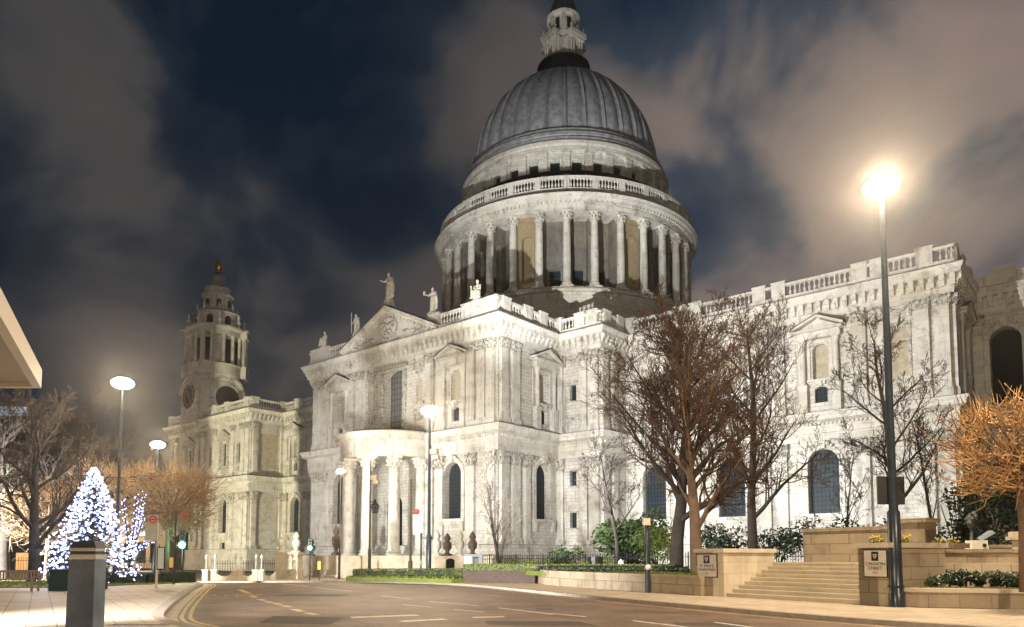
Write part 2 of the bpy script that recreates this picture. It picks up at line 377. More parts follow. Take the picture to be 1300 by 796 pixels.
def aedicule(fr, s, parent, window=False):
    mb = MB(); f = fr
    for x in (-1.72, 1.72):                                    # pedestals, shafts, caps
        mb.box(f, s + x - .42, s + x + .42, 0, .62, 16.98, 19.7); mb.box(f, s + x - .5, s + x + .5, 0, .7, 19.7, 19.95)
        p = f(s + x, .34, 0); mb.lathe(p.x, p.y, [(.33, 19.95), (.33, 20.1), (.27, 20.2), (.27, 22), (.235, 24.3), (.3, 24.4), (.36, 24.78), (.38, 24.8)], 12)
        mb.box(f, s + x - .36, s + x + .36, 0, .7, 24.8, 24.95)
        mb.box(f, s + x - .3 * 1 - .3, s + x + .3 - .3 + .3, 0, .12, 19.95, 24.8)
    mb.box(f, s - 2.25, s + 2.25, 0, .72, 24.95, 25.35); mb.box(f, s - 2.2, s + 2.2, 0, .66, 25.35, 25.7); mb.box(f, s - 2.5, s + 2.5, 0, 1.0, 25.7, 25.95)
    # pediment
    a, b, z = s - 2.62, s + 2.62, 25.95
    for q0, q1, o1 in ((0, 0, .55),):
        mb.add([f(a + .4, .55, z), f(b - .4, .55, z), f(s, .55, 27.05), f(a + .4, 0, z), f(b - .4, 0, z), f(s, 0, 27.05)], [(0, 1, 2), (0, 2, 5, 3), (1, 4, 5, 2)])
    for sg in (-1, 1):
        e = s + sg * 2.68
        v = [f(e, 1.08, z + .003), f(s, 1.08, 27.15), f(s, 1.08, 27.42), f(e, 1.08, z + .27), f(e, 0, z + .003), f(s, 0, 27.15), f(s, 0, 27.42), f(e, 0, z + .27)]
        fs = [(0, 1, 2, 3), (4, 7, 6, 5), (0, 4, 5, 1), (3, 2, 6, 7), (0, 3, 7, 4)]
        mb.add(v, fs)
    # inner architrave round the niche, sill, apron
    for x in (-1.15, 1.15): mb.box(f, s + x - .14, s + x + .14, 0, .18, 20.6, 24.5)
    mb.box(f, s - 1.29, s + 1.29, 0, .2, 24.5, 24.75)
    mb.box(f, s - 1.35, s + 1.35, 0, .38, 20.3, 20.55)
    mb.box(f, s - .55, s - .2, 0, .3, 19.95, 20.3, top=(.05, 0)); mb.box(f, s + .2, s + .55, 0, .3, 19.95, 20.3, top=(.05, 0))
    mb.box(f, s - .2, s + .2, 0, .36, 19.8, 20.28, top=(.04, -.1))
    mb.box(f, s - 2.62, s + 2.62, 0, .5, 27.0 - .9 - .1 + 27.0 * 0, 26.1 + 0) if False else None
    a = mb.build('aedicule', M['stone_up'], parent, smooth=40)
    # lead flashing on the sloping top
    l = MB()
    for sg in (-1, 1):
        e = s + sg * 2.74
        l.add([f(e, 1.12, z + .275), f(s, 1.12, 27.425), f(s, 1.12, 27.50), f(e, 1.12, z + .35), f(e, 0, z + .275), f(s, 0, 27.425), f(s, 0, 27.5), f(e, 0, z + .35)], [(0, 1, 2, 3), (3, 2, 6, 7), (4, 7, 6, 5), (0, 4, 5, 1), (0, 3, 7, 4)])
    l.build('flashing', M['black_joint'], parent)
def niche_ops(s): return [(s - .82, s + .82, 20.62, 24.42, 1, .7), (s - .66, s + .66, 18.02, 19.75, 2, .45)]
def arch_trim(parent, fr, s, hw, z0, z1, name='window_surround', sill=True):
    mb = MB(); f = fr; zs = z1 - hw
    for x in (-1, 1): mb.box(f, s + x * (hw + .28) - .26, s + x * (hw + .28) + .26, 0, .16, z0 - .1, zs)
    n = 14
    for i in range(n):
        t0, t1 = PI * i / n, PI * (i + 1) / n
        q = []
        for o in (0, .16):
            for r_ in (hw + .02, hw + .54):
                for t in (t0, t1): q.append(f(s + r_ * math.cos(t), o, zs + r_ * math.sin(t)))
        mb.add(q, [(4, 6, 7, 5), (2, 3, 7, 6), (0, 4, 5, 1)])
    mb.box(f, s - .3, s + .3, .02, .5, z1 + .02, z1 + .95, top=(-.08, -.1))
    for x in (-1, 1):
        mb.ball(f(s + x * .55, .3, z1 + .55), .26, 7, 5); mb.ball(f(s + x * .95, .25, z1 + .3), .2, 6, 4); mb.ball(f(s + x * 1.3, .22, z1 - .05), .16, 6, 4)
    if sill:
        mb.box(f, s - hw - .8, s + hw + .8, 0, .5, z0 - .35, z0); mb.box(f, s - hw - .65, s + hw + .65, 0, .3, z0 - .75, z0 - .352)
        for x in (-1, 1): mb.box(f, s + x * (hw + .4) - .22, s + x * (hw + .4) + .22, 0, .42, z0 - 1.5, z0 - .36, top=(.02, -.1))
    mb.build(name, M['stone_up'], parent, smooth=40)
def festoon(mb, fr, s0, s1, z, n=11, r=.17):
    for i in range(n):
        t = i / (n - 1); s = s0 + (s1 - s0) * t
        mb.ball(fr(s, .12, z - .62 * (1 - (2 * t - 1) ** 2)), r * (.75 + .6 * (1 - abs(2 * t - 1))), 6, 4)
    for s in (s0, s1): mb.box(fr, s - .1, s + .1, .02, .2, z - 1.3, z + .1, top=(-.03, 0))
def wall_part(name, segs, z1=29.6):
    """segs = [(p0, p1, [openings])]; returns part and pane lists"""
    mb = MB(); P = []
    for p0, p1, ops in segs:
        fr = Fr(p0, (p1[0] - p0[0], p1[1] - p0[1])); ln = (Vector(p1) - Vector(p0)).length
        P.append(wall_open(mb, fr, 0, ln, Z0, z1, ops))
    return mb.build(name, M['stone'], cath), P
LOW = lambda s, hw=1.45: (s - hw, s + hw, 6.1, 13.0, 1, .8)
def fit(part, panes, kinds):
    for p, k in zip(panes, kinds):
        if k == 'w': pane('window', p, M['glass'], part)
        elif k == 'g': pane('window', p, M['glass_grey'], part)
        elif k == 'v': pane('opening', p, M['void'], part)
        elif k == 'n': pane('niche', p, M['panel'], part)
# ---- south transept -------------------------------------------------------
TX0, TX1, TY = -20.2, 16.2, -35.8; TC = (TX0 + TX1) / 2 + .1          # centre
frS = Fr((TX0, TY), (1, 0)); c = TC - TX0; Lt = TX1 - TX0
A1, A2_ = c - 11.7, c + 11.2
opsS = niche_ops(A1) + niche_ops(A2_) + [(c - 5.3, c - 4.1, 21.4, 24.5, 1, .5), (c + 4.1, c + 5.3, 21.4, 24.5, 1, .5)] + \
       [(c - 2.0, c + 1.7, 17.3, 26.35, 2, 1.0), LOW(A1), LOW(A2_ - .3), (c - 1.3, c + 1.7, 1.6, 9.6, 1, .9), (c + 10.0, c + 11.2, -1.1, 1.6, 2, .3)]
frE = Fr((TX1, TY), (0, 1)); aE = 8.75
opsE = niche_ops(aE) + [LOW(aE - 1.1 + .8, 1.4)]
part, P = wall_part('transept_wall', [((TX0, -18.2), (TX0, TY), []), ((TX0, TY), (TX1, TY), opsS), ((TX1, TY), (TX1, -24.2), opsE)])
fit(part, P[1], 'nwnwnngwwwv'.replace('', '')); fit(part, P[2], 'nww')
pilasters(frS, [1.05, 3.15, c - 8.95, c - 7.2, c + 7.0, c + 8.75, Lt - 4.1], part)
pilasters(frS, [Lt - 2.45], part, lower=False); pilasters(frS, [Lt - .9], part)
pilasters(frE, [.95, 3.0], part)
pilasters(frE, [5.2], part, narrow=True, upper=False)
for s in (A1, A2_): aedicule(frS, s, part)
aedicule(frE, aE, part)
arch_trim(part, frS, A1, 1.45, 6.1, 13.0); arch_trim(part, frS, A2_ - .3, 1.45, 6.1, 13.0); arch_trim(part, frE, aE - .3, 1.4, 6.1, 13.0)
mb = MB()                                       # big window surround, small niche frames, festoons
for x in (c - 2.35, c + 2.05): mb.box(frS, x - .3, x + .3, 0, .3, 17, 26.0)
mb.box(frS, c - 2.9, c + 2.6, 0, .42, 26.4, 26.75)
for sx in (c - 4.7, c + 4.7):
    mb.box(frS, sx - .95, sx + .95, 0, .22, 21.0, 21.3); mb.box(frS, sx - .7, sx + .7, 0, .12, 25.0, 26.2); mb.box(frS, sx - .7, sx + .7, 0, .3, 19.0, 20.4, top=(-.1, 0))
for fr_, lst in ((frS, [(c - 5.6, c - 3.7), (c + 3.7, c + 5.6), (4.2, A1 + 1.6), (A2_ - 2, A2_ + 2)]), (frE, [(6.6, 11.0)])):
    for a, b in lst: festoon(mb, fr_, a, b, 26.95, 9, .14)
mb.build('carved_trim', M['carve'], part, smooth=50)
# ---- stair bastion in the angle -------------------------------------------
BX, BY = 22.7, -24.2
fB = Fr((TX1, BY), (1, 0)); fBE = Fr((BX, BY), (0, 1))
part, P = wall_part('bastion_wall', [((TX1, BY), (BX, BY), [(1.95, 2.95, 21.15, 23.1), (1.9, 2.9, 10.4, 12.2), (1.9, 2.9, 5.1, 7.0)]), ((BX, BY), (BX, -18.3), [])])
fit(part, P[0], 'www')
pilasters(fB, [.55], part, narrow=True); pilasters(fB, [4.2], part, narrow=True); pilasters(fB, [5.75], part)
pilasters(fBE, [.7], part); pilasters(fBE, [2.9], part, narrow=True)
mb = MB(); mb.box(fB, 1.7, 3.2, 0, .14, 23.4, 23.7); mb.box(fB, 1.3, 3.6, 0, .1, 18.6, 19.4); festoon(mb, fB, 1.3, 3.5, 26.9, 8, .14)
for z in (23.1, 12.2, 7.0): mb.box(fB, 1.75, 3.1, 0, .1, z + .002, z + .2)
for z in (21.0, 10.25, 4.95): mb.box(fB, 1.75, 3.1, 0, .16, z - .05, z + .13)
mb.build('carved_trim', M['carve'], part, smooth=50)
# ---- choir ----------------------------------------------------------------
QY, QX = -18.3, 59.3
fC = Fr((BX, QY), (1, 0)); cx_ = lambda x: x - BX
AC = [cx_(26.8), cx_(36.8), cx_(47.0)]
ops = []
for s in AC: ops += niche_ops(s)
for s in AC: ops.append(LOW(s, 1.6))
ops.append((cx_(53.9), cx_(55.5), 19.6, 24.6, 0, .15))
fCE = Fr((QX, QY), (0, 1))
part, P = wall_part('choir_wall', [((BX, QY), (QX, QY), ops), ((QX, QY), (QX, -8.6), niche_ops(5.0) + [LOW(5.0, 1.4)])])
fit(part, P[0], 'nwnwnwwwwn'); fit(part, P[1], 'nww')
pilasters(fC, [cx_(x) for x in (30.95, 32.75, 40.75, 42.6, 51.0, 52.75, 56.8, 58.55)], part)
pilasters(fCE, [.75, 2.3, 8.0], part)
for s in AC: aedicule(fC, s, part); arch_trim(part, fC, s, 1.6, 6.1, 13.0)
aedicule(fCE, 5.0, part)
mb = MB()
for s in AC: festoon(mb, fC, s - 3, s - 2.4 + 5, 26.98, 3, .05)
for a, b in ((53.7, 55.8),): festoon(mb, fC, cx_(a), cx_(b), 26.9, 13, .16)
mb.box(fC, cx_(53.6), cx_(53.85), 0, .12, 19.4, 24.8); mb.box(fC, cx_(55.55), cx_(55.8), 0, .12, 19.4, 24.8); mb.box(fC, cx_(53.6), cx_(55.8), 0, .14, 24.8, 25.1)
mb.build('carved_trim', M['carve'], part, smooth=50)
# ---- apse -----------------------------------------------------------------
mb = MB(); AR = 9.6; ax = 61.4; n = 10; lst = []
pts = [(ax + AR * math.cos(t), AR * math.sin(t)) for t in [R(-64 + 128 * i / n) for i in range(n + 1)]]
pp = [(QX, -8.6)] + pts[0:0]
for i in range(n):
    p0, p1 = pts[i], pts[i + 1]; fr = Fr(p0, (p1[0] - p0[0], p1[1] - p0[1])); ln = (Vector(p1) - Vector(p0)).length
    o = [(ln / 2 - .8, ln / 2 + .8, 19.5, 25.3, 1, .8)] if i in (1, 3, 5, 7) else []
    o = [(.12, ln - .12, 17.6, 25.4, 1, .9)] if i in (1, 4, 7) else []
    lst.append(wall_open(mb, fr, 0, ln, Z0, 29.6, o + ([(.3, ln - .3, 5, 12.5, 1, .8)] if i in (1, 4, 7) else [])))
fr = Fr((QX, -8.6), (pts[0][0] - QX, pts[0][1] + 8.6)); lst.append(wall_open(mb, fr, 0, (Vector(pts[0]) - Vector((QX, -8.6))).length, Z0, 29.6, [(1.9, 4.7, 17.4, 25.4, 1, 1.2), (1.9, 4.7, 5, 12.5, 1, 1)])); arch_f = fr
part = mb.build('apse_wall', M['stone'], cath)
for P_ in lst: fit(part, P_, 'vw')
mb = MB(); mb.lathe(ax, 0, [(AR + .3, 29.7), (AR + .3, 31.0), (AR - .3, 31.1), (AR - .3, 29.8)], 32, R(-75), R(75)); mb.box(arch_f, .4, 6.2, -.3, .3, 29.8, 31.0); mb.box(arch_f, 2.2, 4.6, -.35, .35, 31.0, 31.9, top=(.3, 0))
mb.build('parapet', M['stone_up'], part, smooth=35)
arch_trim(part, arch_f, 3.3, 1.4, 17.4, 25.4, sill=False)
pilasters(arch_f, [.9, 5.8], part, narrow=True)
# ---- nave -----------------------------------------------------------------
ops = [];
for x in (-51.3, -41, -31): ops += niche_ops(x + 55.4) + [LOW(x + 55.4)]
part, P = wall_part('nave_wall', [((-55.4, -18.2), (TX0, -18.2), ops)])
fit(part, P[0], 'nwwnwwnww'); fN = Fr((-55.4, -18.2), (1, 0))
pilasters(fN, [.9, 8.0, 10.0, 18.3, 20.3], part)
for x in (-51.3, -41, -31): aedicule(fN, x + 55.4, part); arch_trim(part, fN, x + 55.4, 1.45, 6.1, 13.0)
# ---- south-west chapel ----------------------------------------------------
HX0, HX1, HY = -88.2, -55.4, -25.5
fH = Fr((HX0, HY), (1, 0)); h_ = lambda x: x - HX0
ops = [(h_(-79.3) - 1.05, h_(-79.3) + 1.05, 19.4, 23.9), (h_(-65) - 1.05, h_(-65) + 1.05, 19.4, 23.9), (h_(-70.6) - .7, h_(-70.6) + .7, 19.7, 23.8, 1), (h_(-59.8) - .7, h_(-59.8) + .7, 19.7, 23.8, 1),
       LOW(h_(-65), 1.5), LOW(h_(-79.3), 1.5), (h_(-65) - 1, h_(-65) + 1, .5, 4.2)]
part, P = wall_part('chapel_wall', [((HX0, -10), (HX0, HY), []), ((HX0, HY), (HX1, HY), ops), ((HX1, HY), (HX1, -18.2), [(1.9, 6.0, 18.6, 25.2, 0, .12)])])
fit(part, P[1], 'wwwwwww'); fit(part, P[2], 'n')
pilasters(fH, [h_(x) for x in (-87.3, -85.3, -75.6, -73.4, -68.7, -61.6, -57.8, -56.2)], part)
pilasters(Fr((HX1, HY), (0, 1)), [.8, 6.75], part, narrow=True)
mb = MB()
for x in (-79.3, -65):
    s = h_(x); f = fH
    for q in (-1.45, 1.45): mb.box(f, s + q - .3, s + q + .3, 0, .35, 19, 24.4)
    mb.box(f, s - 2.1, s + 2.1, 0, .55, 24.4, 25.2)
    mb.add([f(s - 2.4, .6, 25.2), f(s + 2.4, .6, 25.2), f(s, .6, 26.6), f(s - 2.4, 0, 25.2), f(s + 2.4, 0, 25.2), f(s, 0, 26.6)], [(0, 1, 2), (0, 2, 5, 3), (1, 4, 5, 2), (0, 3, 4, 1)])
    mb.box(f, s - 1.9, s + 1.9, 0, .4, 18.7, 19); mb.box(f, s - .6, s + .6, 0, .4, 17.5, 18.5)
for x in (-70.6, -59.8): mb.box(fH, h_(x) - .5, h_(x) + .5, 0, .4, 18, 18.9); mb.box(fH, h_(x) - .95, h_(x) + .95, 0, .2, 19.3, 19.55)
mb.build('carved_trim', M['carve'], part, smooth=50)
arch_trim(part, fH, h_(-65), 1.5, 6.1, 13.0); arch_trim(part, fH, h_(-79.3), 1.5, 6.1, 13.0)
# ---- entablatures all round ----------------------------------------------
apse = [(ax + AR * math.cos(t), AR * math.sin(t)) for t in [R(-64 + 128 * i / 10) for i in range(11)]]
RING = [(HX0, -10), (HX0, HY), (HX1, HY), (HX1, -18.2), (TX0, -18.2), (TX0, TY), (TX1, TY), (TX1, BY), (BX, BY), (BX, QY), (QX, QY), (QX, -8.6)] + apse
up_prof = [(.42, 27.03), (.42, 27.4), (.47, 27.4), (.47, 27.62), (.55, 27.66), (.5, 27.7), (.5, 28.72), (1.12, 28.76), (1.15, 29.1), (1.28, 29.22), (1.42, 29.5), (1.42, 29.62), (-.3, 29.78)]
lo_prof = [(.44, 13.83), (.44, 14.2), (.5, 14.2), (.5, 14.6), (.56, 14.64), (.5, 14.7), (.5, 15.7), (.75, 15.85), (1.15, 16.0), (1.15, 16.35), (1.38, 16.62), (1.42, 16.8), (.05, 16.98)]
pl_prof = [(.75, Z0), (.75, .4), (.62, .5), (.62, 2.7), (.7, 2.72), (.7, 2.88), (.45, 2.999), (.02, 3.0)]
def ressaut(mb, f, s, hw, prof, d, z_lo, z_hi):
    """entablature breaking forward over a pair of pilasters"""
    pr = [(o + d, z) for o, z in prof if z_lo <= z <= z_hi]
    p0 = f(s - hw, 0, 0); p1 = f(s + hw, 0, 0)
mb = MB(); mb.sweep(RING, pl_prof); mb.build('plinth', M['stone'], cath)
mb = MB(); mb.sweep(RING, up_prof)
def seg_iter(path):
    for a, b in zip(path, path[1:]):
        yield Fr(a, (b[0] - a[0], b[1] - a[1])), (Vector(b) - Vector(a)).length
for f, ln in seg_iter(RING):
    n = max(2, round((ln + .8) / .9)) if f.p.x < 59.5 or ln > 5 else 2
    for i in range(n + 1):
        s = -.42 + (ln + .84) * i / n
        if f.p.y > -19 and f.t.y > .5 and s > ln - 1: continue
        mb.box(f, s - .17, s + .17, .5, .78, 27.74, 28.2, top=(0, -.1)); mb.box(f, s - .22, s + .22, .5, 1.08, 28.2, 28.74, top=(0, -.05))
mb.build('upper_cornice', M['stone_up'], cath)
mb = MB(); mb.sweep(RING, lo_prof)
for f, ln in seg_iter(RING):
    n = int(ln / .42)
    for i in range(n): mb.box(f, ln * (i + .5) / n - .11, ln * (i + .5) / n + .11, .5, .72, 15.5, 15.74)
mb.build('lower_cornice', M['stone_up'], cath)
# black joint line (lead flashing on cornice top)
mb = MB(); mb.sweep(RING, [(1.40, 29.625), (1.40, 29.66), (.5, 29.80), (.5, 29.76)]); mb.build('flashing', M['black_joint'], cath)
mb = MB(); mb.sweep(RING, [(1.40, 16.81), (1.40, 16.85), (.45, 17.03), (.45, 16.96)]); mb.build('flashing', M['black_joint'], cath)
# ---- balustrade -------------------------------------------------------------
def baluster_mesh(z0, z1, k=1.):
    h = z1 - z0
    return [(.10 * k, z0), (.10 * k, z0 + .08 * h), (.06 * k, z0 + .12 * h), (.13 * k, z0 + .34 * h), (.12 * k, z0 + .42 * h), (.055 * k, z0 + .62 * h), (.055 * k, z0 + .82 * h), (.09 * k, z0 + .9 * h), (.1 * k, z1)]
mbB = MB(); mbR = mbB; oB = .32
PED = {0: [0, 4, 9], 1: [0.6, 7.5, 12.6, 19.5, 24.5, 31.8], 2: [.5, 6.8], 3: [5, 13, 23, 33], 4: [5, 10],
       5: [.9, 3.3, c - 7.3, c + 7.9, Lt - 4.4, Lt - .6], 6: [.9, 5.0, 8.0], 7: [2.9 * 0 + .4, 3.9, 5.8], 8: [.9, 4], 9: [1.2, 8.2, 10.2, 18.0, 20.2, 28.6, 30.4, 34.6], 10: [.9, 4.6, 8.8]}
for i, (f, ln) in enumerate(seg_iter(RING[:12])):
    conv = 0.3
    cuts = [p for p in PED.get(i, []) if -.5 < p < ln + .5]
    wide = 1.9 if i == 5 else 1.5
    # plinth + rail
    s_a, s_b = -oB - .2, ln + oB + .2
    if i in (2, 3, 6, 8): s_b = ln - oB + .0
    if i in (3, 4, 7, 9): s_a = oB
    if i in (4,): s_a = oB; s_b = ln + oB + .2
    mbR.box(f, s_a + .01 * (i % 3), s_b, oB - .28, oB + .28, 29.74, 30.3 + .002 * i); mbR.box(f, s_a + .01 * (i % 3), s_b, oB - .26, oB + .26, 31.45, 31.72 + .002 * i)
    for p in cuts: 
        hw = wide / 2
        mbR.box(f, p - hw, p + hw, oB - .32, oB + .36, 29.76, 31.85 + .003 * i); mbR.box(f, p - hw - .08, p + hw + .08, oB - .38, oB + .42, 31.86 + .003 * i, 32.02 + .003 * i)
        mbR.box(f, p - hw + .2, p + hw - .2, oB + .36, oB + .40, 30.45, 31.3)
    s = s_a + .3
    while s < s_b - .2:
        if all(abs(s - p) > wide / 2 + .12 for p in cuts) and not (i == 5 and abs(s - c) < 8.4):
            q = f(s, oB, 0); mbB.lathe(q.x, q.y, baluster_mesh(30.3, 31.45, 1.25), 6)
        s += .52
mbB.build('balustrade', M['stone_up'], cath, smooth=50)
# ---- transept pediment ------------------------------------------------------
pc = TC - .55; hw = 9.2; yb = TY
ped = MB(); f = Fr((pc, TY), (1, 0)); zb, za = 29.85, 34.35
ped.add([f(-hw + .5, .75, zb), f(hw - .5, .75, zb), f(0, .75, za - .1), f(-hw + .5, -6, zb), f(hw - .5, -6, zb), f(0, -6, za - .1)], [(0, 1, 2), (0, 2, 5, 3), (1, 4, 5, 2), (3, 5, 4)])
ped_o = ped.build('pediment', M['stone_up'], cath)
mb = MB()
for sg in (-1, 1):
    e = sg * (hw + .3)
    prof = [(.75, -.55), (1.05, -.5), (1.1, -.2), (1.5, -.1), (1.55, .22), (-.6, .3)]
    vs = [f(e, o, zb + .25 + dz) for o, dz in prof] + [f(0, o, za + .15 + dz) for o, dz in prof]
    k = len(prof); fs = [(j, k + j, k + j + 1, j + 1) for j in range(k - 1)] + [tuple(range(k))]
    mb.add(vs, fs if sg < 0 else [tuple(reversed(q)) for q in fs])
    for i in range(14):
        t = (i + .5) / 14; s = e * (1 - t); z = zb + .25 + (za + .15 - zb - .25) * t
        mb.box(f, s - .14, s + .14, .75, 1.08, z - .85, z - .45)
mb.build('raking_cornice', M['stone_up'], ped_o)
mb = MB()
for sg in (-1, 1):
    e = sg * (hw + .35); mb.add([f(e, 1.56, zb + .48), f(0, 1.56, za + .38), f(0, 1.56, za + .5), f(e, 1.56, zb + .6), f(e, -6, zb + .52), f(0, -6, za + .42), f(0, -6, za + .54), f(e, -6, zb + .64)], [(0, 1, 2, 3), (3, 2, 6, 7), (0, 4, 5, 1), (0, 3, 7, 4)])
mb.build('flashing', M['black_joint'], ped_o)
mb = MB(); q = f(0, .75, 31.75)                # phoenix roundel as generic wreath
for i in range(28):
    t = 2 * PI * i / 28; mb.ball(f(1.75 * math.cos(t), .8, 31.75 + 1.5 * math.sin(t)), .2, 6, 4)
for a_, b_ in ((0, .2), (.35, .5), (-.4, .45), (.7, .1), (-.75, .15), (.3, -.4), (-.3, -.4), (0, -.7), (.9, .7), (-.95, .75), (.55, -.8), (-.6, -.8)):
    mb.ball(f(a_, .85, 31.8 + b_), .36, 7, 5, (1.2, .5, .8))
for i in range(16):
    t = 2 * PI * i / 16; 
for x in (-6.3, -4.9, -3.5, 3.5, 4.9, 6.3): mb.ball(f(x, .8, 30.35 + (6.6 - abs(x)) * .14), .38, 7, 5, (1.8, .5, .7))
mb.box(f, -2.2, 2.2, .75, 1.0, 29.86, 30.1)
mb.build('relief_carving', M['carve'], ped_o, smooth=60)
# ---- semicircular south portico ---------------------------------------------
PX = TC - .2; PRD = 6.0
mb = MB(); a0, a1 = R(-180), R(0)
mb.lathe(PX, TY, [(PRD - .75, 14.0), (PRD + .75, 13.9), (PRD + .75, 14.6), (PRD + .85, 14.7), (PRD + .78, 15.6), (PRD + 1.1, 15.9), (PRD + 1.45, 16.05), (PRD + 1.45, 16.4), (PRD + 1.68, 16.66), (PRD + 1.7, 16.9), (PRD + .9, 17.12)], 56, a0, a1)
por = mb.build('portico_entablature', M['stone_up'], cath, smooth=30)
mb = MB(); mb.lathe(PX, TY, [(PRD + 1.0, 17.1), (PRD + .8, 17.25), (PRD - 1.5, 17.6), (2, 18.0), (.1, 18.1)], 40, a0, a1); mb.build('portico_roof', M['lead_dark'], por, smooth=60)
mb = MB(); mb.lathe(PX, TY, [(PRD + .68, 13.98), (.05, 13.99)], 40, a0, a1); mb.build('portico_ceiling', M['stone_up'], por)
for k, dg in enumerate((-5, -39, -72, -108, -141, -175)):
    t = R(dg); qx, qy = PX + PRD * math.cos(t), TY + PRD * math.sin(t)
    cm = MB(); cm.lathe(qx, qy, [(.98, 1.6), (.98, 1.9), (.8, 2.0), (.92, 2.15), (.76, 2.35), (.72, 2.5), (.72, 6), (.62, 12.3), (.7, 12.35), (.62, 12.5), (.85, 13.4), (.95, 13.7)], 20)
    cm.box(Fr((qx, qy), (1, 0)), -1.05, 1.05, -1.05, 1.05, 1.2, 1.62); cm.box(Fr((qx, qy), (-math.sin(t), math.cos(t))), -.95, .95, -.95, .95, 13.62, 13.9)
    for r_ in range(2):
        for i in range(10):
            a = 2 * PI * (i + .5 * r_) / 10; ra = .8 + .12 * r_; cm.ball((qx + ra * math.cos(a), qy + ra * math.sin(a), 12.85 + .45 * r_), .17, 5, 4, (1, 1, 1.3))
    cm.build('column', M['stone_up'], por, smooth=35)
mb = MB()
for i in range(9):
    mb.lathe(PX, TY, [(PRD + 2.0 + i * .38, 1.6 - i * .28 - .28), (PRD + 2.0 + i * .38, 1.6 - i * .28), (.1, 1.6 - i * .28)] if i == 0 else [(PRD + 2.0 + i * .38, 1.6 - i * .28 - .28), (PRD + 2.0 + i * .38, 1.6 - i * .28), (PRD + 1.5 + i * .38, 1.6 - i * .28)], 40, a0, a1)
mb.build('portico_steps', M['stone'], por)
# flat roofs
mb = MB(); mb.prism([(HX0, -10), (HX0, HY), (HX1, HY), (HX1, -18.2), (TX0, -18.2), (TX0, TY), (TX1, TY), (TX1, BY), (BX, BY), (BX, QY), (QX, QY), (QX, 19), (BX, 19), (BX, 24), (TX1, 24), (TX1, 36), (TX0, 36), (TX0, 18), (HX0, 18)][::1], 28.9, 29.7)
mb.build('roof', M['slate'], cath)
mb = MB(); mb.sweep([(QX, 8.6), (QX, 19), (BX, 19), (BX, 24), (TX1, 24), (TX1, 36), (TX0, 36), (TX0, 18), (HX0, 18), (HX0, -10)], [(0, Z0), (0, 29.75), (.8, 29.3), (.8, 29.7), (.2, 29.8), (.2, 31.7), (-.3, 31.7)]); mb.build('north_wall', M['stone'], cath)
# ================================================================ DRUM AND DOME
WARP[0] = 1
drum = MB(); SEG = 128
drum.lathe(CX, CY_, [(20.9, 29.0), (20.9, 39.2), (21.3, 39.35), (21.3, 39.75), (20.6, 39.85), (20.6, 40.2), (15, 40.2)], SEG)
drum_o = drum.build('drum_base', M['stone'], cath, smooth=30)
mb = MB()
ANG0 = -53.1
def rad_fr(deg, r): 
    t = R(deg); return Fr((CX + r * math.cos(t), CY_ + r * math.sin(t)), (-math.sin(t), math.cos(t)))
RW = 16.9
for k in range(32):
    d0 = ANG0 + 11.25 * k; f0 = rad_fr(d0, RW); f1 = rad_fr(d0 + 11.25, RW); p0, p1 = f0(0, 0, 0), f1(0, 0, 0)
    fr = Fr((p0.x, p0.y), (p1.x - p0.x, p1.y - p0.y)); ln = (p1 - p0).length
    # filled bays every fourth intercolumniation
    if (k - 2) % 4 == 0:
        wall_open(mb, fr, 0, ln, 40.2, 51.3, [])
    else:
        P_ = wall_open(mb, fr, 0, ln, 40.2, 51.3, [(ln / 2 - .8, ln / 2 + .8, 40.8, 44.0, 0, .5)]); pane('window', P_[0], M['glass'], drum_o)
        mb.box(fr, ln / 2 - 1.1, ln / 2 + 1.1, 0, .2, 44.1, 44.35); mb.box(fr, ln / 2 - .9, ln / 2 + .9, 0, .12, 47.2, 49.4)
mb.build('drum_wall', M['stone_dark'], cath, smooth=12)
mb = MB()
for k in range(32):          # buttress walls tie each column to the drum
    f = rad_fr(ANG0 + 11.25 * k, 0); t = R(ANG0 + 11.25 * k)
    fr = Fr((CX, CY_), (math.cos(t), math.sin(t)))
    flank = (k - 2) % 4 in (0, 1)
    mb.box(fr, 16.7, 19.6 if flank else 18.1, -.42, .42, 40.2, 51.2)
    if not flank: mb.box(fr, 18.05, 19.7, -.36, .36, 48.6, 51.2)
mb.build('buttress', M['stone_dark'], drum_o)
for k in range(32):
    if (k - 2) % 4: continue
    d0 = ANG0 + 11.25 * k; p0, p1 = rad_fr(d0, 19.55)(0, 0, 0), rad_fr(d0 + 11.25, 19.55)(0, 0, 0)
    fr = Fr((p0.x, p0.y), (p1.x - p0.x, p1.y - p0.y)); ln = (p1 - p0).length
    nb = MB(); P_ = wall_open(nb, fr, .3, ln - .3, 40.2, 51.2, [(ln / 2 - .78, ln / 2 + .78, 41.6, 48.3, 1, .6)])
    for x in (-1, 1): nb.box(fr, ln / 2 + x * 1.0 - .16, ln / 2 + x * 1.0 + .16, 0, .12, 41.4, 47.5)
    for i in range(10):
        t0, t1 = PI * i / 10, PI * (i + 1) / 10
        nb.add([fr(ln / 2 + r_ * math.cos(t), o, 47.5 + r_ * math.sin(t)) for o in (0, .12) for r_ in (.84, 1.16) for t in (t0, t1)], [(4, 6, 7, 5), (2, 3, 7, 6), (0, 4, 5, 1)])
    nb.box(fr, ln / 2 - 1.3, ln / 2 + 1.3, 0, .2, 41.1, 41.4); nb.box(fr, ln / 2 - 1.1, ln / 2 + 1.1, 0, .15, 49.1, 50.3)
    o = nb.build('niche_bay', M['niche'], drum_o); pane('niche', P_[0], M['niche'], drum_o)
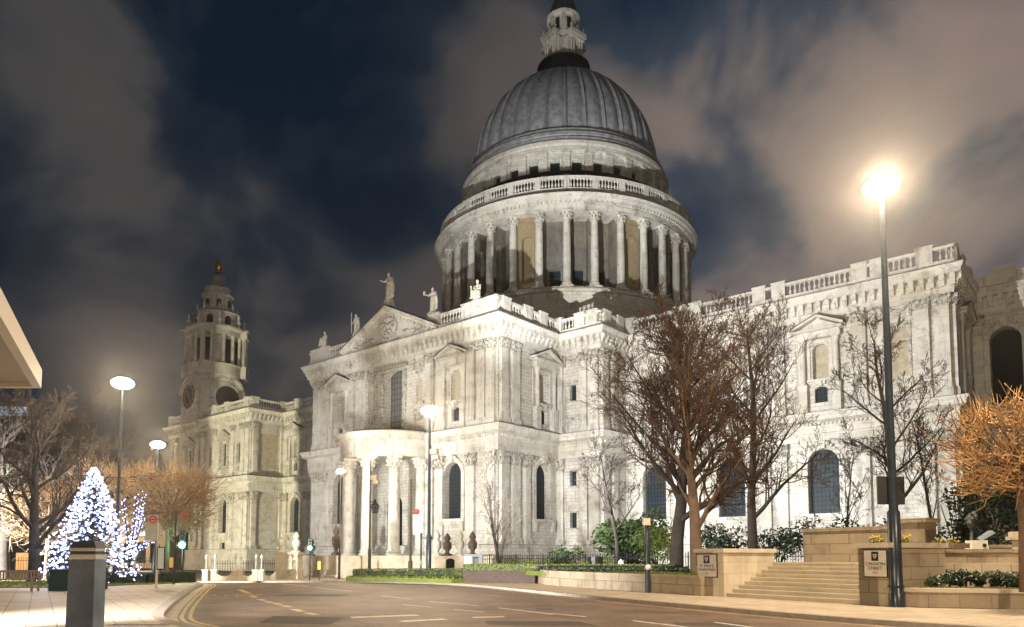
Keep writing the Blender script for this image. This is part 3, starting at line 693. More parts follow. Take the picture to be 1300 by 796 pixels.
# peristyle columns
WARP[0] = 2
cm = MB(); cm.lathe(0, 0, [(.86, 40.2), (.86, 40.45), (.7, 40.5), (.8, 40.65), (.66, 40.85), (.6, 41.0), (.6, 44.5), (.53, 49.85), (.6, 49.9), (.53, 50.0), (.72, 50.75), (.85, 51.0)], 16)
cm.box(ID, -.95, .95, -.95, .95, 40.0, 40.22)
cm.box(ID, -.82, .82, -.82, .82, 50.92, 51.12)
mcol = cm.build('column', M['stone_up'], smooth=35); mcol_d = mcol.data; bpy.data.objects.remove(mcol)
cm = MB()
for r_ in range(2):
    for i in range(8):
        a = 2 * PI * (i + .5 * r_) / 8; ra = .68 + .12 * r_; cm.ball((ra * math.cos(a), ra * math.sin(a), 50.2 + .42 * r_), .17, 5, 4, (1, 1, 1.4))
mcap = cm.build('capital', M['carve'], smooth=50); mcap_d = mcap.data; bpy.data.objects.remove(mcap)
WARP[0] = 1
RC = 20.7
for k in range(32):
    t = R(ANG0 + 11.25 * k); p = (CX + RC * math.cos(t), CY_ + RC * math.sin(t), 0)
    place(mcol_d, 'column', drum_o, p, t); place(mcap_d, 'capital', drum_o, p, t)
mb = MB(); mb.lathe(CX, CY_, [(16, 51.2), (19.4, 51.1), (20.7, 51.1), (20.7, 51.45), (20.78, 51.45), (20.78, 51.8), (20.86, 51.82), (20.72, 51.88), (20.72, 52.28), (21.0, 52.3), (21.6, 52.55), (21.62, 52.75), (21.85, 52.95), (21.85, 53.05), (20.9, 53.3)], SEG)
for i in range(200):
    f = rad_fr(360 * i / 200, 20.72); mb.box(f, -.16, .16, 0, .42, 52.0, 52.33)
mb.build('peristyle_cornice', M['stone_up'], drum_o, smooth=25)
mb = MB(); mb.lathe(CX, CY_, [(21.84, 53.06), (21.84, 53.12), (21.0, 53.36), (20.8, 53.32)], SEG); mb.build('flashing', M['black_joint'], drum_o)
gal = MB(); gal.lathe(CX, CY_, [(20.3, 53.2), (20.75, 53.25), (20.75, 53.85), (20.2, 53.86)], SEG)
gal.lathe(CX, CY_, [(20.2, 55.25), (20.75, 55.25), (20.78, 55.6), (20.2, 55.62)], SEG); gal.lathe(CX, CY_, [(20.2, 55.62), (20.2, 55.25)], SEG); gal.lathe(CX, CY_, [(20.2, 53.86), (20.2, 53.2)], SEG)
for k in range(32):
    f = rad_fr(ANG0 + 11.25 * k, 20.5); gal.box(f, -.42, .42, -.27, .29, 53.8, 55.35)
    for j in range(7):
        f2 = rad_fr(ANG0 + 11.25 * k + 1.75 + (11.25 - 3.5) * j / 6, 20.45); q = f2(0, 0, 0); gal.lathe(q.x, q.y, baluster_mesh(53.84, 55.3, 1.35), 6)
gal.build('gallery_balustrade', M['stone_up'], drum_o, smooth=40)
# attic
mb = MB(); RA = 16.35
for k in range(32):
    d0 = ANG0 + 11.25 * k; p0, p1 = rad_fr(d0, RA)(0, 0, 0), rad_fr(d0 + 11.25, RA)(0, 0, 0)
    fr = Fr((p0.x, p0.y), (p1.x - p0.x, p1.y - p0.y)); ln = (p1 - p0).length
    P_ = wall_open(mb, fr, 0, ln, 53.3, 62.4, [(ln / 2 - .72, ln / 2 + .72, 58.1, 60.3, 0, .6)])
    pane('window', P_[0], M['glass'], drum_o)
    mb.box(fr, -.55, .55, 0, .45, 53.3, 61.2); mb.box(fr, -.62, .62, 0, .55, 60.9, 61.25)
    mb.box(fr, ln / 2 - .9, ln / 2 + .9, 0, .12, 57.8, 58.05); mb.box(fr, ln / 2 - .9, ln / 2 + .9, 0, .14, 60.35, 60.6)
mb.lathe(CX, CY_, [(RA + .1, 61.25), (RA + .6, 61.3), (RA + .6, 61.7), (RA + .75, 62.0), (RA + .75, 62.3), (RA + .2, 62.5)], SEG)
mb.lathe(CX, CY_, [(RA + .9, 53.3), (RA + .9, 56.2), (RA + .3, 56.4)], SEG)
mb.build('attic', M['stone'], cath, smooth=12)
mb = MB()                                          # iron rail in front of the attic
for k in range(160):
    f = rad_fr(360 * k / 160, 17.6); mb.box(f, -.03, .03, -.03, .03, 56.2, 57.6)
mb.lathe(CX, CY_, [(17.57, 57.5), (17.63, 57.5), (17.63, 57.62), (17.57, 57.62)], 96)
mb.lathe(CX, CY_, [(17.0, 56.15), (17.75, 56.15), (17.75, 56.35), (17.0, 56.36)], 96)
mb.build('gallery_railing', M['lead_dark'], cath)
# dome
mb = MB(); mb.lathe(CX, CY_, [(RA + .3, 62.45), (RA + .35, 62.9), (RA - .1, 63.2), (RA + .05, 63.3), (RA + .05, 63.7), (RA - .55, 63.9), (RA - .45, 64.0), (RA - .45, 64.5), (15.3, 64.7), (14.5, 64.8)], SEG)
mb.build('dome_base', M['lead'], cath, smooth=30)
NR = 32; nS = NR * 10
def dmod(a, z):
    u = ((a - R(ANG0)) / (2 * PI) * NR) % 1.0; d = min(u, 1 - u)             # 0 on a rib
    k = sm((z - 64.8) / 1.2) * (1 - sm((z - 81) / 2.5))
    rib = .028 if d < .07 else (-.012 if d < .13 else 0)
    conc = .022 * math.sin(min(1, max(0, (d - .13) / .37)) * PI / 2)
    return 1 + (rib + conc) * (.25 + .75 * k)
HD = 19.3; prof = []
for i in range(27):
    z = 64.75 + (83.1 - 64.75) * (1 - (1 - i / 26) ** 1.25); prof.append((15.0 * math.sqrt(max(0, 1 - ((z - 64.75) / HD) ** 2)), z))
mb.lathe(CX, CY_, prof, nS, R(ANG0), R(ANG0) + 2 * PI, mod=dmod) if False else None
mb = MB(); mb.lathe(CX, CY_, prof, nS, 0, 2 * PI, mod=dmod)
dome = mb.build('dome', M['lead'], cath, smooth=25)
# lantern
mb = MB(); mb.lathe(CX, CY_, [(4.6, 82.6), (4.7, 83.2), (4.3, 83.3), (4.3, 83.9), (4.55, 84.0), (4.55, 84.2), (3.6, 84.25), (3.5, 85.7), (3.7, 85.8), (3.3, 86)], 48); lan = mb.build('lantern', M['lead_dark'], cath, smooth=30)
mb = MB()
for i in range(40):
    t = 2 * PI * i / 40; mb.tube([(CX + 4.45 * math.cos(t), CY_ + 4.45 * math.sin(t), 84.2), (CX + 4.45 * math.cos(t), CY_ + 4.45 * math.sin(t), 85.4)], .04, 4)
mb.lathe(CX, CY_, [(4.4, 85.35), (4.5, 85.35), (4.5, 85.45), (4.4, 85.45)], 40); mb.build('gallery_railing', M['black'], lan)
mb = MB()
def octo(r, z0, z1, mb, a0=0): 
    mb.prism([(CX + r * math.cos(a0 + PI / 4 * i), CY_ + r * math.sin(a0 + PI / 4 * i)) for i in range(8)], z0, z1)
mb.lathe(CX, CY_, [(2.3, 85.6), (2.3, 92)], 24)
AZ = R(-54)
for i in range(4):       # four projecting porches of paired columns
    t = AZ + R(45) + PI / 2 * i; f = Fr((CX, CY_), (-math.sin(t), math.cos(t)))
    mb.box(f, -1.5, 1.5, 1.9, 3.5, 85.7, 86.5); mb.box(f, -1.5, 1.5, 1.9, 3.45, 90.4, 91.0); mb.box(f, -1.7, 1.7, 1.9, 3.75, 91.0, 91.4)
    for s in (-1.2, -.65, .65, 1.2):
        q = f(s, 3.1, 0); mb.lathe(q.x, q.y, [(.24, 86.5), (.2, 86.8), (.18, 89.9), (.26, 90.4)], 8)
        q = f(s, 2.1, 0)
    for s in (-1.45, 1.45): mb.box(f, s - .28, s + .28, 1.8, 2.8, 86.4, 90.5)
    q = f(0, 3.2, 91.4); mb.lathe(q.x, q.y, [(.25, 91.4), (.12, 91.6), (.3, 92.0), (.05, 92.6)], 8)
    for s in (-1.4, 1.4): q = f(s, 3.3, 91.4); mb.lathe(q.x, q.y, [(.2, 91.4), (.1, 91.6), (.22, 91.9), (.04, 92.4)], 6)
mb.lathe(CX, CY_, [(3.0, 91.0), (3.0, 91.5), (2.5, 91.6), (2.45, 94.1), (2.75, 94.3), (2.9, 94.7), (2.4, 94.9)], 24)
for i in range(8):
    t = AZ + PI / 4 * i; f = Fr((CX, CY_), (-math.sin(t), math.cos(t))); mb.box(f, -.35, .35, 2.3, 2.75, 91.6, 94.2)
lm = mb.build('lantern_stage', M['stone_up'], lan, smooth=30)
mb = MB()
for i in range(4):
    t = AZ + R(45) + PI / 2 * i; f = Fr((CX, CY_), (-math.sin(t), math.cos(t))); mb.box(f, -.5, .5, 2.0, 2.34, 86.6, 90.2)
for i in range(8):
    t = AZ + PI / 8 + PI / 4 * i; f = Fr((CX, CY_), (-math.sin(t), math.cos(t))); mb.box(f, -.35, .35, 2.1, 2.52, 92.1, 93.7)
mb.build('lantern_opening', M['void'], lan)
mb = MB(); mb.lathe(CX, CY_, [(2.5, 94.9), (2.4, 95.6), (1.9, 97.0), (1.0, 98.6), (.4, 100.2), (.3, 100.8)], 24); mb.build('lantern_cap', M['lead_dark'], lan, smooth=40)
mb = MB(); mb.ball((CX, CY_, 101.8), 1.0, 16, 10); mb.box(Fr((CX, CY_), (1, 0)), -.15, .15, -.15, .15, 102.7, 107); mb.box(Fr((CX, CY_), (1, 0)), -1.2, 1.2, -.15, .15, 105, 105.4); mb.build('ball_and_cross', M['gold'], lan, smooth=40)
WARP[0] = 0
# ================================================================ SOUTH-WEST CLOCK TOWER
TWX, TWY = -77.2, -21.5
clk = MB(); hwT = 4.9
poly = []
for a_, b_ in ((1, -1), (1, 1), (-1, 1), (-1, -1)):
    pass
sq = hwT; ch = 1.6
poly = [(TWX - sq + ch, TWY - sq - .3), (TWX + sq - ch, TWY - sq - .3), (TWX + sq, TWY - sq + ch), (TWX + sq, TWY + sq - ch), (TWX + sq - ch, TWY + sq), (TWX - sq + ch, TWY + sq), (TWX - sq, TWY + sq - ch), (TWX - sq, TWY - sq + ch)]
clk.prism(poly, 28.0, 37.2)
fS_ = Fr((TWX, TWY - sq - .3), (1, 0)); fE_ = Fr((TWX + sq, TWY), (0, 1))
for f in (fS_, fE_):       # arched gable on each face
    vs = [f(-3.6, -.6, 37.0), f(-3.6, .35, 37.0)]; n = 16; top = []
    for i in range(n + 1):
        t = PI - PI * i / n; top.append((3.6 * math.cos(t), 35.6 + 3.5 * math.sin(t)))
    bd = [(-3.6, 29)] + top + [(3.6, 29)]; k = len(bd)
    clk.add([f(x, .4, z) for x, z in bd] + [f(x, -.8, z) for x, z in bd], [tuple(range(k - 1, -1, -1)), tuple(range(k, 2 * k))] + [(i, (i + 1) % k, k + (i + 1) % k, k + i) for i in range(k)])
    for i in range(n):
        t0, t1 = PI - PI * i / n, PI - PI * (i + 1) / n
        clk.add([f(r_ * math.cos(t), o, 35.6 + r_ * math.sin(t) * .98) for o in (0, .75) for r_ in (3.35, 3.85) for t in (t0, t1)], [(4, 5, 7, 6), (2, 6, 7, 3), (0, 1, 5, 4)])
clk.prism([(TWX + (x - TWX) * 1.06, TWY + (y - TWY) * 1.06) for x, y in poly], 36.7, 37.2)
tower = clk.build('clock_tower', M['stone'], cath, smooth=30, recalc=True)
mb = MB(); mb.add([fS_(2.75 * math.cos(2 * PI * i / 40), .46, 35.0 + 2.75 * math.sin(2 * PI * i / 40)) for i in range(40)], [tuple(range(40))]); face = mb.build('clock_face', M['black'], tower)
mb = MB()
for i in range(12):
    t = PI / 6 * i; mb.tube([fS_(2.0 * math.sin(t), .52, 35 + 2.0 * math.cos(t)), fS_(2.5 * math.sin(t), .52, 35 + 2.5 * math.cos(t))], .07, 4)
for i in range(48):
    t0, t1 = 2 * PI * i / 48, 2 * PI * (i + 1) / 48
    for r_ in (1.85, 2.65): mb.tube([fS_(r_ * math.sin(t0), .52, 35 + r_ * math.cos(t0)), fS_(r_ * math.sin(t1), .52, 35 + r_ * math.cos(t1))], .045, 4, cap=False)
for a, l in ((R(-35), 1.5), (R(150), 2.1)): mb.tube([fS_(-.4 * math.sin(a), .56, 35 - .4 * math.cos(a)), fS_(l * math.sin(a), .56, 35 + l * math.cos(a))], [.11, .05], 4)
mb.build('clock_dial', M['gold'], tower)
mb = MB(); mb.add([fE_(2.7 * math.cos(2 * PI * i / 32), .43, 34.6 + 2.6 * math.sin(2 * PI * i / 32)) for i in range(32)], [tuple(range(32))]); mb.build('round_opening', M['void'], tower)
mb = MB()
for i in range(32):
    t0, t1 = 2 * PI * i / 32, 2 * PI * (i + 1) / 32
    for f, r_, zc in ((fE_, 2.8, 34.6), (fS_, 2.95, 35)): mb.tube([f(r_ * math.cos(t0), .5, zc + r_ * math.sin(t0)), f(r_ * math.cos(t1), .5, zc + r_ * math.sin(t1))], .16, 6, cap=False)
mb.build('dial_moulding', M['stone_up'], tower)
mb = MB(); X, Y = TWX, TWY
mb.lathe(X, Y, [(5.6, 37.2), (5.3, 38.3), (5.6, 38.5), (5.6, 39.2), (5.9, 39.4), (5.9, 41.6), (6.1, 41.8), (5.2, 42.0), (4.2, 42.0), (4.2, 49.0)], 8 * 6, mod=lambda a, z: 1 + .035 * math.cos(4 * a) * (1 if z < 42 else 0))
for i in range(16):
    t = 2 * PI * (i + .5) / 16; q = (X + 5.2 * math.cos(t), Y + 5.2 * math.sin(t)); mb.lathe(q[0], q[1], [(.48, 42.0), (.36, 42.4), (.32, 47.4), (.5, 48.1)], 10)
for i in range(4):
    for d in (-9, 9):
        t = PI / 4 + PI / 2 * i + R(d); q = (X + 6.1 * math.cos(t), Y + 6.1 * math.sin(t)); mb.lathe(q[0], q[1], [(.48, 42.0), (.36, 42.4), (.32, 47.4), (.5, 48.1)], 10)
    t = PI / 4 + PI / 2 * i; f = Fr((X + 5.0 * math.cos(t), Y + 5.0 * math.sin(t)), (-math.sin(t), math.cos(t))); mb.box(f, -1.4, 1.4, -.6, 1.7, 39.4, 42.0); mb.box(f, -1.5, 1.5, -.6, 1.8, 48.1, 49.4); mb.box(f, -1.75, 1.75, -.6, 2.1, 49.4, 49.8)
mb.lathe(X, Y, [(4.2, 48.1), (5.7, 48.1), (5.7, 49.2), (6.3, 49.5), (6.3, 49.9), (5.4, 50.1), (4.6, 50.2), (4.6, 53.2), (4.9, 53.3), (4.0, 53.9), (3.1, 54.0), (3.0, 57.2), (3.4, 57.4), (3.3, 57.8), (2.6, 58.0), (2.5, 59.0), (2.7, 59.2), (2.2, 59.3)], 48, mod=None)
for i in range(8):
    t = PI / 8 + PI / 4 * i; q = (X + 5.6 * math.cos(t), Y + 5.6 * math.sin(t)); mb.lathe(q[0], q[1], [(.45, 50.0), (.25, 50.5), (.5, 51.2), (.2, 51.9), (.3, 52.3), (.02, 53.2)], 8)
    q = (X + 4.0 * math.cos(t), Y + 4.0 * math.sin(t)); mb.lathe(q[0], q[1], [(.4, 53.6), (.2, 54.0), (.35, 54.6), (.02, 55.6)], 7)
mb.build('belfry', M['stone_up'], tower, smooth=30)
mb = MB()
for i in range(8):
    t = PI / 4 * i; f = Fr((X, Y), (-math.sin(t), math.cos(t))); 
    mb.box(f, -.95, .95, 3.5, 4.25, 42.1, 47.6)
    mb.box(f, -.65, .65, 4.0, 4.66, 50.6, 52.0); mb.ball(f(0, 4.25, 52.0), .62, 10, 6)
    t += PI / 8; f = Fr((X, Y), (-math.sin(t), math.cos(t))); mb.box(f, -.45, .45, 2.4, 3.06, 54.5, 56.2); mb.ball(f(0, 2.65, 56.2), .44, 8, 5)
mb.build('belfry_opening', M['void'], tower)
mb = MB(); mb.lathe(X, Y, [(2.6, 59.2), (2.3, 59.6), (1.7, 60.4), (1.5, 61.6), (1.55, 62.0), (1.0, 62.5), (.5, 62.8)], 24); mb.build('tower_cap', M['lead'], tower, smooth=40)
mb = MB(); mb.lathe(X, Y, [(.3, 62.8), (.75, 63.0), (.4, 63.4), (.75, 64.0), (.85, 64.6), (.6, 65.3), (.25, 65.7), (.3, 66), (.02, 66.2)], 16); mb.build('pineapple_finial', M['gold'], tower, smooth=60)
# ================================================================ GROUND, ROAD, PAVEMENTS
M['pave'] = mat('paving', (.50, .42, .32), .75, c2=(.36, .30, .23), nscale=.5, bump=.25, bscale=5)
def slab_mat(name, c1, c2, w_, h_, mortar=(.16, .13, .10)):
    m = bpy.data.materials.new(name); m.use_nodes = True; t = m.node_tree; b = t.nodes['Principled BSDF']; b.inputs['Roughness'].default_value = .6
    g = t.nodes.new('ShaderNodeNewGeometry'); mp = t.nodes.new('ShaderNodeMapping'); mp.inputs['Rotation'].default_value = (0, 0, R(17)); t.links.new(g.outputs['Position'], mp.inputs['Vector'])
    br = t.nodes.new('ShaderNodeTexBrick'); br.inputs['Scale'].default_value = 1; br.inputs['Brick Width'].default_value = w_; br.inputs['Row Height'].default_value = h_; br.inputs['Mortar Size'].default_value = .012
    br.inputs['Color1'].default_value = (*c1, 1); br.inputs['Color2'].default_value = (*c2, 1); br.inputs['Mortar'].default_value = (*mortar, 1)
    t.links.new(mp.outputs[0], br.inputs['Vector'])
    n = t.nodes.new('ShaderNodeTexNoise'); n.inputs['Scale'].default_value = .6; n.inputs['Detail'].default_value = 8; n.inputs['Roughness'].default_value = .7; t.links.new(g.outputs['Position'], n.inputs['Vector'])
    r = t.nodes.new('ShaderNodeValToRGB'); r.color_ramp.elements[0].color = (.72, .70, .68, 1); r.color_ramp.elements[0].position = .3; r.color_ramp.elements[1].position = .65
    t.links.new(n.outputs[0], r.inputs[0])
    mx = t.nodes.new('ShaderNodeMix'); mx.data_type = 'RGBA'; mx.blend_type = 'MULTIPLY'; mx.inputs[0].default_value = 1
    t.links.new(br.outputs[0], mx.inputs[6]); t.links.new(r.outputs[0], mx.inputs[7]); t.links.new(mx.outputs[2], b.inputs['Base Color'])
    bp = t.nodes.new('ShaderNodeBump'); bp.inputs['Strength'].default_value = .3; bp.inputs['Distance'].default_value = .02; bp.invert = True
    t.links.new(br.outputs['Fac'], bp.inputs['Height']); t.links.new(bp.outputs[0], b.inputs['Normal'])
    return m
M['slab'] = slab_mat('york_stone_slabs', (.66, .56, .43), (.56, .47, .36), .9, .6)
def asphalt():
    m = mat('asphalt', (.115, .075, .050), .55, c2=(.23, .158, .108), nscale=.5, detail=10, bump=.5, bscale=30, ramp=(.38, .62)); t = m.node_tree; b = t.nodes['Principled BSDF']
    src = b.inputs['Base Color'].links[0].from_socket; g = t.nodes.new('ShaderNodeNewGeometry'); n = t.nodes.new('ShaderNodeTexNoise'); n.inputs['Scale'].default_value = 22; n.inputs['Detail'].default_value = 3
    t.links.new(g.outputs['Position'], n.inputs['Vector']); r = t.nodes.new('ShaderNodeValToRGB'); r.color_ramp.elements[0].position = .35; r.color_ramp.elements[0].color = (.72, .72, .72, 1); r.color_ramp.elements[1].position = .65; r.color_ramp.elements[1].color = (1.25, 1.22, 1.18, 1)
    t.links.new(n.outputs[0], r.inputs[0]); mx = t.nodes.new('ShaderNodeMix'); mx.data_type = 'RGBA'; mx.blend_type = 'MULTIPLY'; mx.inputs[0].default_value = 1
    t.links.new(src, mx.inputs[6]); t.links.new(r.outputs[0], mx.inputs[7]); t.links.new(mx.outputs[2], b.inputs['Base Color']); return m
M['asphalt'] = asphalt()
M['asphalt_patch'] = mat('asphalt_patch', (.055, .047, .042), .65, c2=(.085, .07, .06), nscale=2, detail=9, bump=.4, bscale=40)
M['iron_cover'] = mat('iron_cover', (.05, .045, .04), .45, metal=.6, c2=(.09, .08, .07), nscale=8, bump=.6, bscale=18)
M['kerb'] = mat('granite_kerb', (.40, .34, .28), .7, c2=(.28, .24, .2), nscale=4, bump=.3)
M['white_line'] = mat('white_road_paint', (.72, .68, .60), .6, c2=(.42, .37, .31), nscale=3.5, detail=8, ramp=(.52, .68))
M['yellow_line'] = mat('yellow_road_paint', (.58, .44, .20), .6, c2=(.30, .23, .12), nscale=3, detail=8, ramp=(.5, .7))
M['grass'] = mat('grass', (.10, .14, .025), .9, c2=(.18, .21, .04), nscale=2.5, bump=.8, bscale=30)
M['soil'] = mat('soil', (.05, .038, .026), .95, c2=(.08, .06, .04), nscale=3, bump=.8)
M['ground'] = mat('ground_far', (.12, .10, .08), .9, c2=(.08, .07, .055), nscale=.5)
def sheet(name, poly, dz, m, zf=gza, top=None, kind='structure', parent=None, thick=0):
    """poly in (a, d) metres; surface follows the ground"""
    bm = bmesh.new(); vs = [bm.verts.new(W(a, d)) for a, d in poly]; f = bm.faces.new(vs); f.normal_update()
    if f.normal.z < 0: f.normal_flip()
    for dd in [45 + 2.25 * i for i in range(13)]:
        bmesh.ops.bisect_plane(bm, geom=bm.verts[:] + bm.edges[:] + bm.faces[:], plane_co=W(0, dd), plane_no=FW, dist=1e-4)
    if thick:
        r = bmesh.ops.extrude_face_region(bm, geom=bm.faces[:]); 
        for v in [g for g in r['geom'] if isinstance(g, bmesh.types.BMVert)]: v.co.z -= thick
        bmesh.ops.recalc_face_normals(bm, faces=bm.faces)
    for v in bm.verts: v.co.z += gz(v.co.x, v.co.y) + dz
    me = bpy.data.meshes.new(name); bm.to_mesh(me); bm.free(); me.materials.append(m)
    o = bpy.data.objects.new(name, me); COL.objects.link(o)
    if kind: o['kind'] = kind
    if parent: o.parent = parent
    return o
def smooth_line(pts, n=6):
    out = []; k = len(pts)
    for i in range(k - 1):
        p0 = pts[max(i - 1, 0)]; p1 = pts[i]; p2 = pts[i + 1]; p3 = pts[min(i + 2, k - 1)]
        for j in range(n):
            t = j / n; out.append(tuple(.5 * ((2 * p1[q]) + (-p0[q] + p2[q]) * t + (2 * p0[q] - 5 * p1[q] + 4 * p2[q] - p3[q]) * t * t + (-p0[q] + 3 * p1[q] - 3 * p2[q] + p3[q]) * t ** 3) for q in (0, 1)))
    return out + [pts[-1]]
KR = smooth_line([(30, 2), (19, 9.0), (14.2, 13.2), (10.9, 16.7), (7.9, 20.9), (2.95, 30.6), (-2.2, 41.8), (-6.5, 46.6), (-13.5, 51), (-24, 56), (-60, 66)])
KL = smooth_line([(8, -6), (-1.2, 5.0), (-5.0, 11.0), (-7.0, 16.2), (-9.2, 19.2), (-10.9, 23.0), (-13.4, 29.5), (-16.4, 37.6), (-19.2, 45), (-24, 50.5), (-34, 55), (-60, 60)])
def gsheet():
    mb = MB(); ds = [-200, -60, 0, 45] + [45 + 2.25 * i for i in range(1, 13)] + [90, 150, 400, 1500]; as_ = [-1500, -300, -60, 0, 60, 300, 1500]
    vs = []
    for d in ds:
        for a in as_: p = W(a, d); p.z = gza(a, d) - .30; vs.append(p)
    k = len(as_); mb.add(vs, [(i * k + j, i * k + j + 1, (i + 1) * k + j + 1, (i + 1) * k + j) for i in range(len(ds) - 1) for j in range(k - 1)])
    return mb.build('ground', M['ground'])
gsheet()['kind'] = 'structure'
sheet('road', KR + KL[::-1], -.12, M['asphalt'])
KRb = [p for p in KR]
sheet('pavement', KR[::-1][0:0] + [(-60, 66)] + KR[::-1][1:] + [(60, 2), (60, 110), (-60, 110)], 0, M['slab'])
sheet('pavement', [(-60, 60)] + KL[::-1][1:] + [(8, -30), (-60, -30)], 0, M['slab'])
def strip(line, w_, off):
    """ribbon beside a polyline, off metres to its right"""
    P = [Vector(p) for p in line]; A, B = [], []
    for i, p in enumerate(P):
        t = (P[min(i + 1, len(P) - 1)] - P[max(i - 1, 0)]).normalized(); n = Vector((t.y, -t.x)); A.append(p + n * off); B.append(p + n * (off + w_))
    return A, B
def ribbon(name, line, w_, off, z0, z1, m, kind='structure', parent=None):
    A, B = strip(line, w_, off); mb = MB(); vs = []
    for a, b in zip(A, B):
        g = gza(a.x, a.y)
        vs += [W(a.x, a.y, g + z1), W(b.x, b.y, g + z1), W(a.x, a.y, g + z0), W(b.x, b.y, g + z0)]
    fs = []
    for i in range(len(A) - 1):
        k = 4 * i; fs += [(k, k + 4, k + 5, k + 1)] + ([(k, k + 2, k + 6, k + 4), (k + 1, k + 5, k + 7, k + 3)] if z0 < z1 - .02 else [])
    mb.add(vs, fs); o = mb.build(name, m, recalc=True)
    if kind: o['kind'] = kind
    if parent: o.parent = parent
    return o
ribbon('kerb', KR, .32, -.17, -.14, .006, M['kerb']); ribbon('kerb', KL, .32, -.15, -.14, .006, M['kerb'])
mk = []
def line_mark(a0, d0, a1, d1, w_, m, name='road_marking'):
    v = Vector((a1 - a0, d1 - d0)).normalized(); n = Vector((-v.y, v.x)) * w_ / 2
    return sheet(name, [(a0 - n.x, d0 - n.y), (a1 - n.x, d1 - n.y), (a1 + n.x, d1 + n.y), (a0 + n.x, d0 + n.y)], -.116, m)
M['channel'] = mat('pale_channel_blocks', (.62, .52, .40), .7, c2=(.45, .37, .29), nscale=3)
ribbon('gutter', KL, .34, .18, -.116, -.116, M['channel'])
ribbon('yellow_line', KL[2:], .11, .58, -.116, -.116, M['yellow_line']); ribbon('yellow_line', KL[2:], .11, .80, -.116, -.116, M['yellow_line'])
ribbon('yellow_line', KR[:40], .11, -.62, -.116, -.116, M['yellow_line'])
def G(u, v, z=-.116):                       # a spot on the road surface, from where it is seen
    d = 930 * (1.6 - z) / (v - 706); return ((u - 650) / 930 * d, d)
for (u0, v0, u1, v1, w_) in ((545, 763, 607, 768, .13), (512, 767, 548, 770, .12), (576, 773, 615, 776, .12), (633, 771, 700, 779, .14), (698, 778, 743, 782, .14), (802, 787, 870, 795, .14), (905, 789, 960, 796, .14),
                             (447, 783, 532, 780, .45), (510, 788, 567, 785, .4), (402, 746, 448, 750, .14), (486, 756, 524, 760, .13), (360, 741, 392, 744, .14), (600, 783, 640, 782, .3)):
    line_mark(*G(u0, v0), *G(u1, v1), w_, M['white_line'])
for (u0, v0, u1, v1) in ((306, 748, 318, 753), (321, 756, 327, 758), (331, 760, 338, 762), (341, 763, 347, 764.5), (350, 765, 358, 767), (361, 768, 370, 770), (374, 772.5, 386, 775.5), (391, 777, 404, 780)):
    line_mark(*G(u0, v0), *G(u1, v1), .26, M['yellow_line'])
def ctext(name, body, size, m, parent, thick=.004, align='CENTER'):
    c = bpy.data.curves.new(name, 'FONT'); c.body = body; c.size = size; c.extrude = thick; c.align_x = align; c.align_y = 'CENTER'
    t = bpy.data.objects.new(name, c); COL.objects.link(t); dg = bpy.context.evaluated_depsgraph_get(); dg.update()
    me = bpy.data.meshes.new_from_object(t.evaluated_get(dg)); bpy.data.objects.remove(t); me.materials.clear(); me.materials.append(m)
    o = bpy.data.objects.new(name, me); COL.objects.link(o); o.parent = parent; return o
# BUS STOP painted on the carriageway, stretched along the lane as road lettering is
o = ctext('road_lettering', 'BUS STOP', 1.0, M['yellow_line'], None, thick=.0); a_, d_ = -12.55, 32.1; o.location = W(a_, d_, -.114)
o.rotation_euler = (0, 0, HEAD + R(4)); o.scale = (.66, 3.0, 1); o['kind'] = 'structure'
ch = line_mark(*G(200, 768), *G(460, 763), .06, M['kerb'], 'road_joint')
for pl in ([G(330, 790), G(420, 792), G(440, 783), G(350, 781)], [G(620, 792), G(760, 794), G(735, 788), G(615, 787)], [G(350, 756), G(430, 757), G(450, 754), G(370, 753.5)], [G(860, 793), G(960, 795.5), G(940, 790), G(850, 789)]):
    sheet('road_patch', pl, -.1175, M['asphalt_patch'])
def cover(u, v, r_, name='manhole_cover', label=None):
    a, d = G(u, v, -.11); o = MB(); o.lathe(*W(a, d)[:2], [(r_, -.118), (r_, -.113), (r_ * .9, -.1125), (.01, -.1125)], 20); tag(o.build(name, M['iron_cover'], None, org=W(a, d, -.118)), label, 'manhole cover', 'round iron covers in the road')
cover(474, 789, .3, label='round iron cover in the carriageway left of the white dashes'); cover(690, 772, .3, label='round iron cover nearer the right hand kerb'); cover(365, 762.5, .28, label='round iron cover beside the yellow dashes')
# raised lawns and beds ---------------------------------------------------------
def lawn(name, poly, z, m=None, kind='stuff'):
    o = sheet(name, poly, z, m or M['grass'], thick=.25, kind=kind); return o
def tuft_field(name, poly, z, n, h, seed, label=None, m=None):
    rnd = random.Random(seed); mb = MB(); xs = [p[0] for p in poly]; ys = [p[1] for p in poly]; P = [Vector(p) for p in poly]
    def inside(x, y):
        c_ = False; j = len(P) - 1
        for i in range(len(P)):
            if (P[i].y > y) != (P[j].y > y) and x < (P[j].x - P[i].x) * (y - P[i].y) / (P[j].y - P[i].y) + P[i].x: c_ = not c_
            j = i
        return c_
    k = 0
    while k < n:
        a, d = rnd.uniform(min(xs), max(xs)), rnd.uniform(min(ys), max(ys))
        if not inside(a, d): continue
        k += 1; p = W(a, d, gza(a, d) + z); t = rnd.uniform(0, PI); hh = h * rnd.uniform(.5, 1.3); q = Vector((math.cos(t), math.sin(t), 0)) * hh * .5; l = Vector((rnd.uniform(-.5, .5), rnd.uniform(-.5, .5), 0)) * hh
        mb.add([p - q, p + q, p + l + Vector((0, 0, hh))], [(0, 1, 2)])
    o = mb.build(name, m or M['grass']); return tag(o, label, None, None, 'stuff')
LW = [(3.4, 38.3), (7.9, 29.9), (12.5, 33.2), (20, 38), (26, 46), (26, 56), (8, 56), (2.0, 50.5), (-.6, 46)]
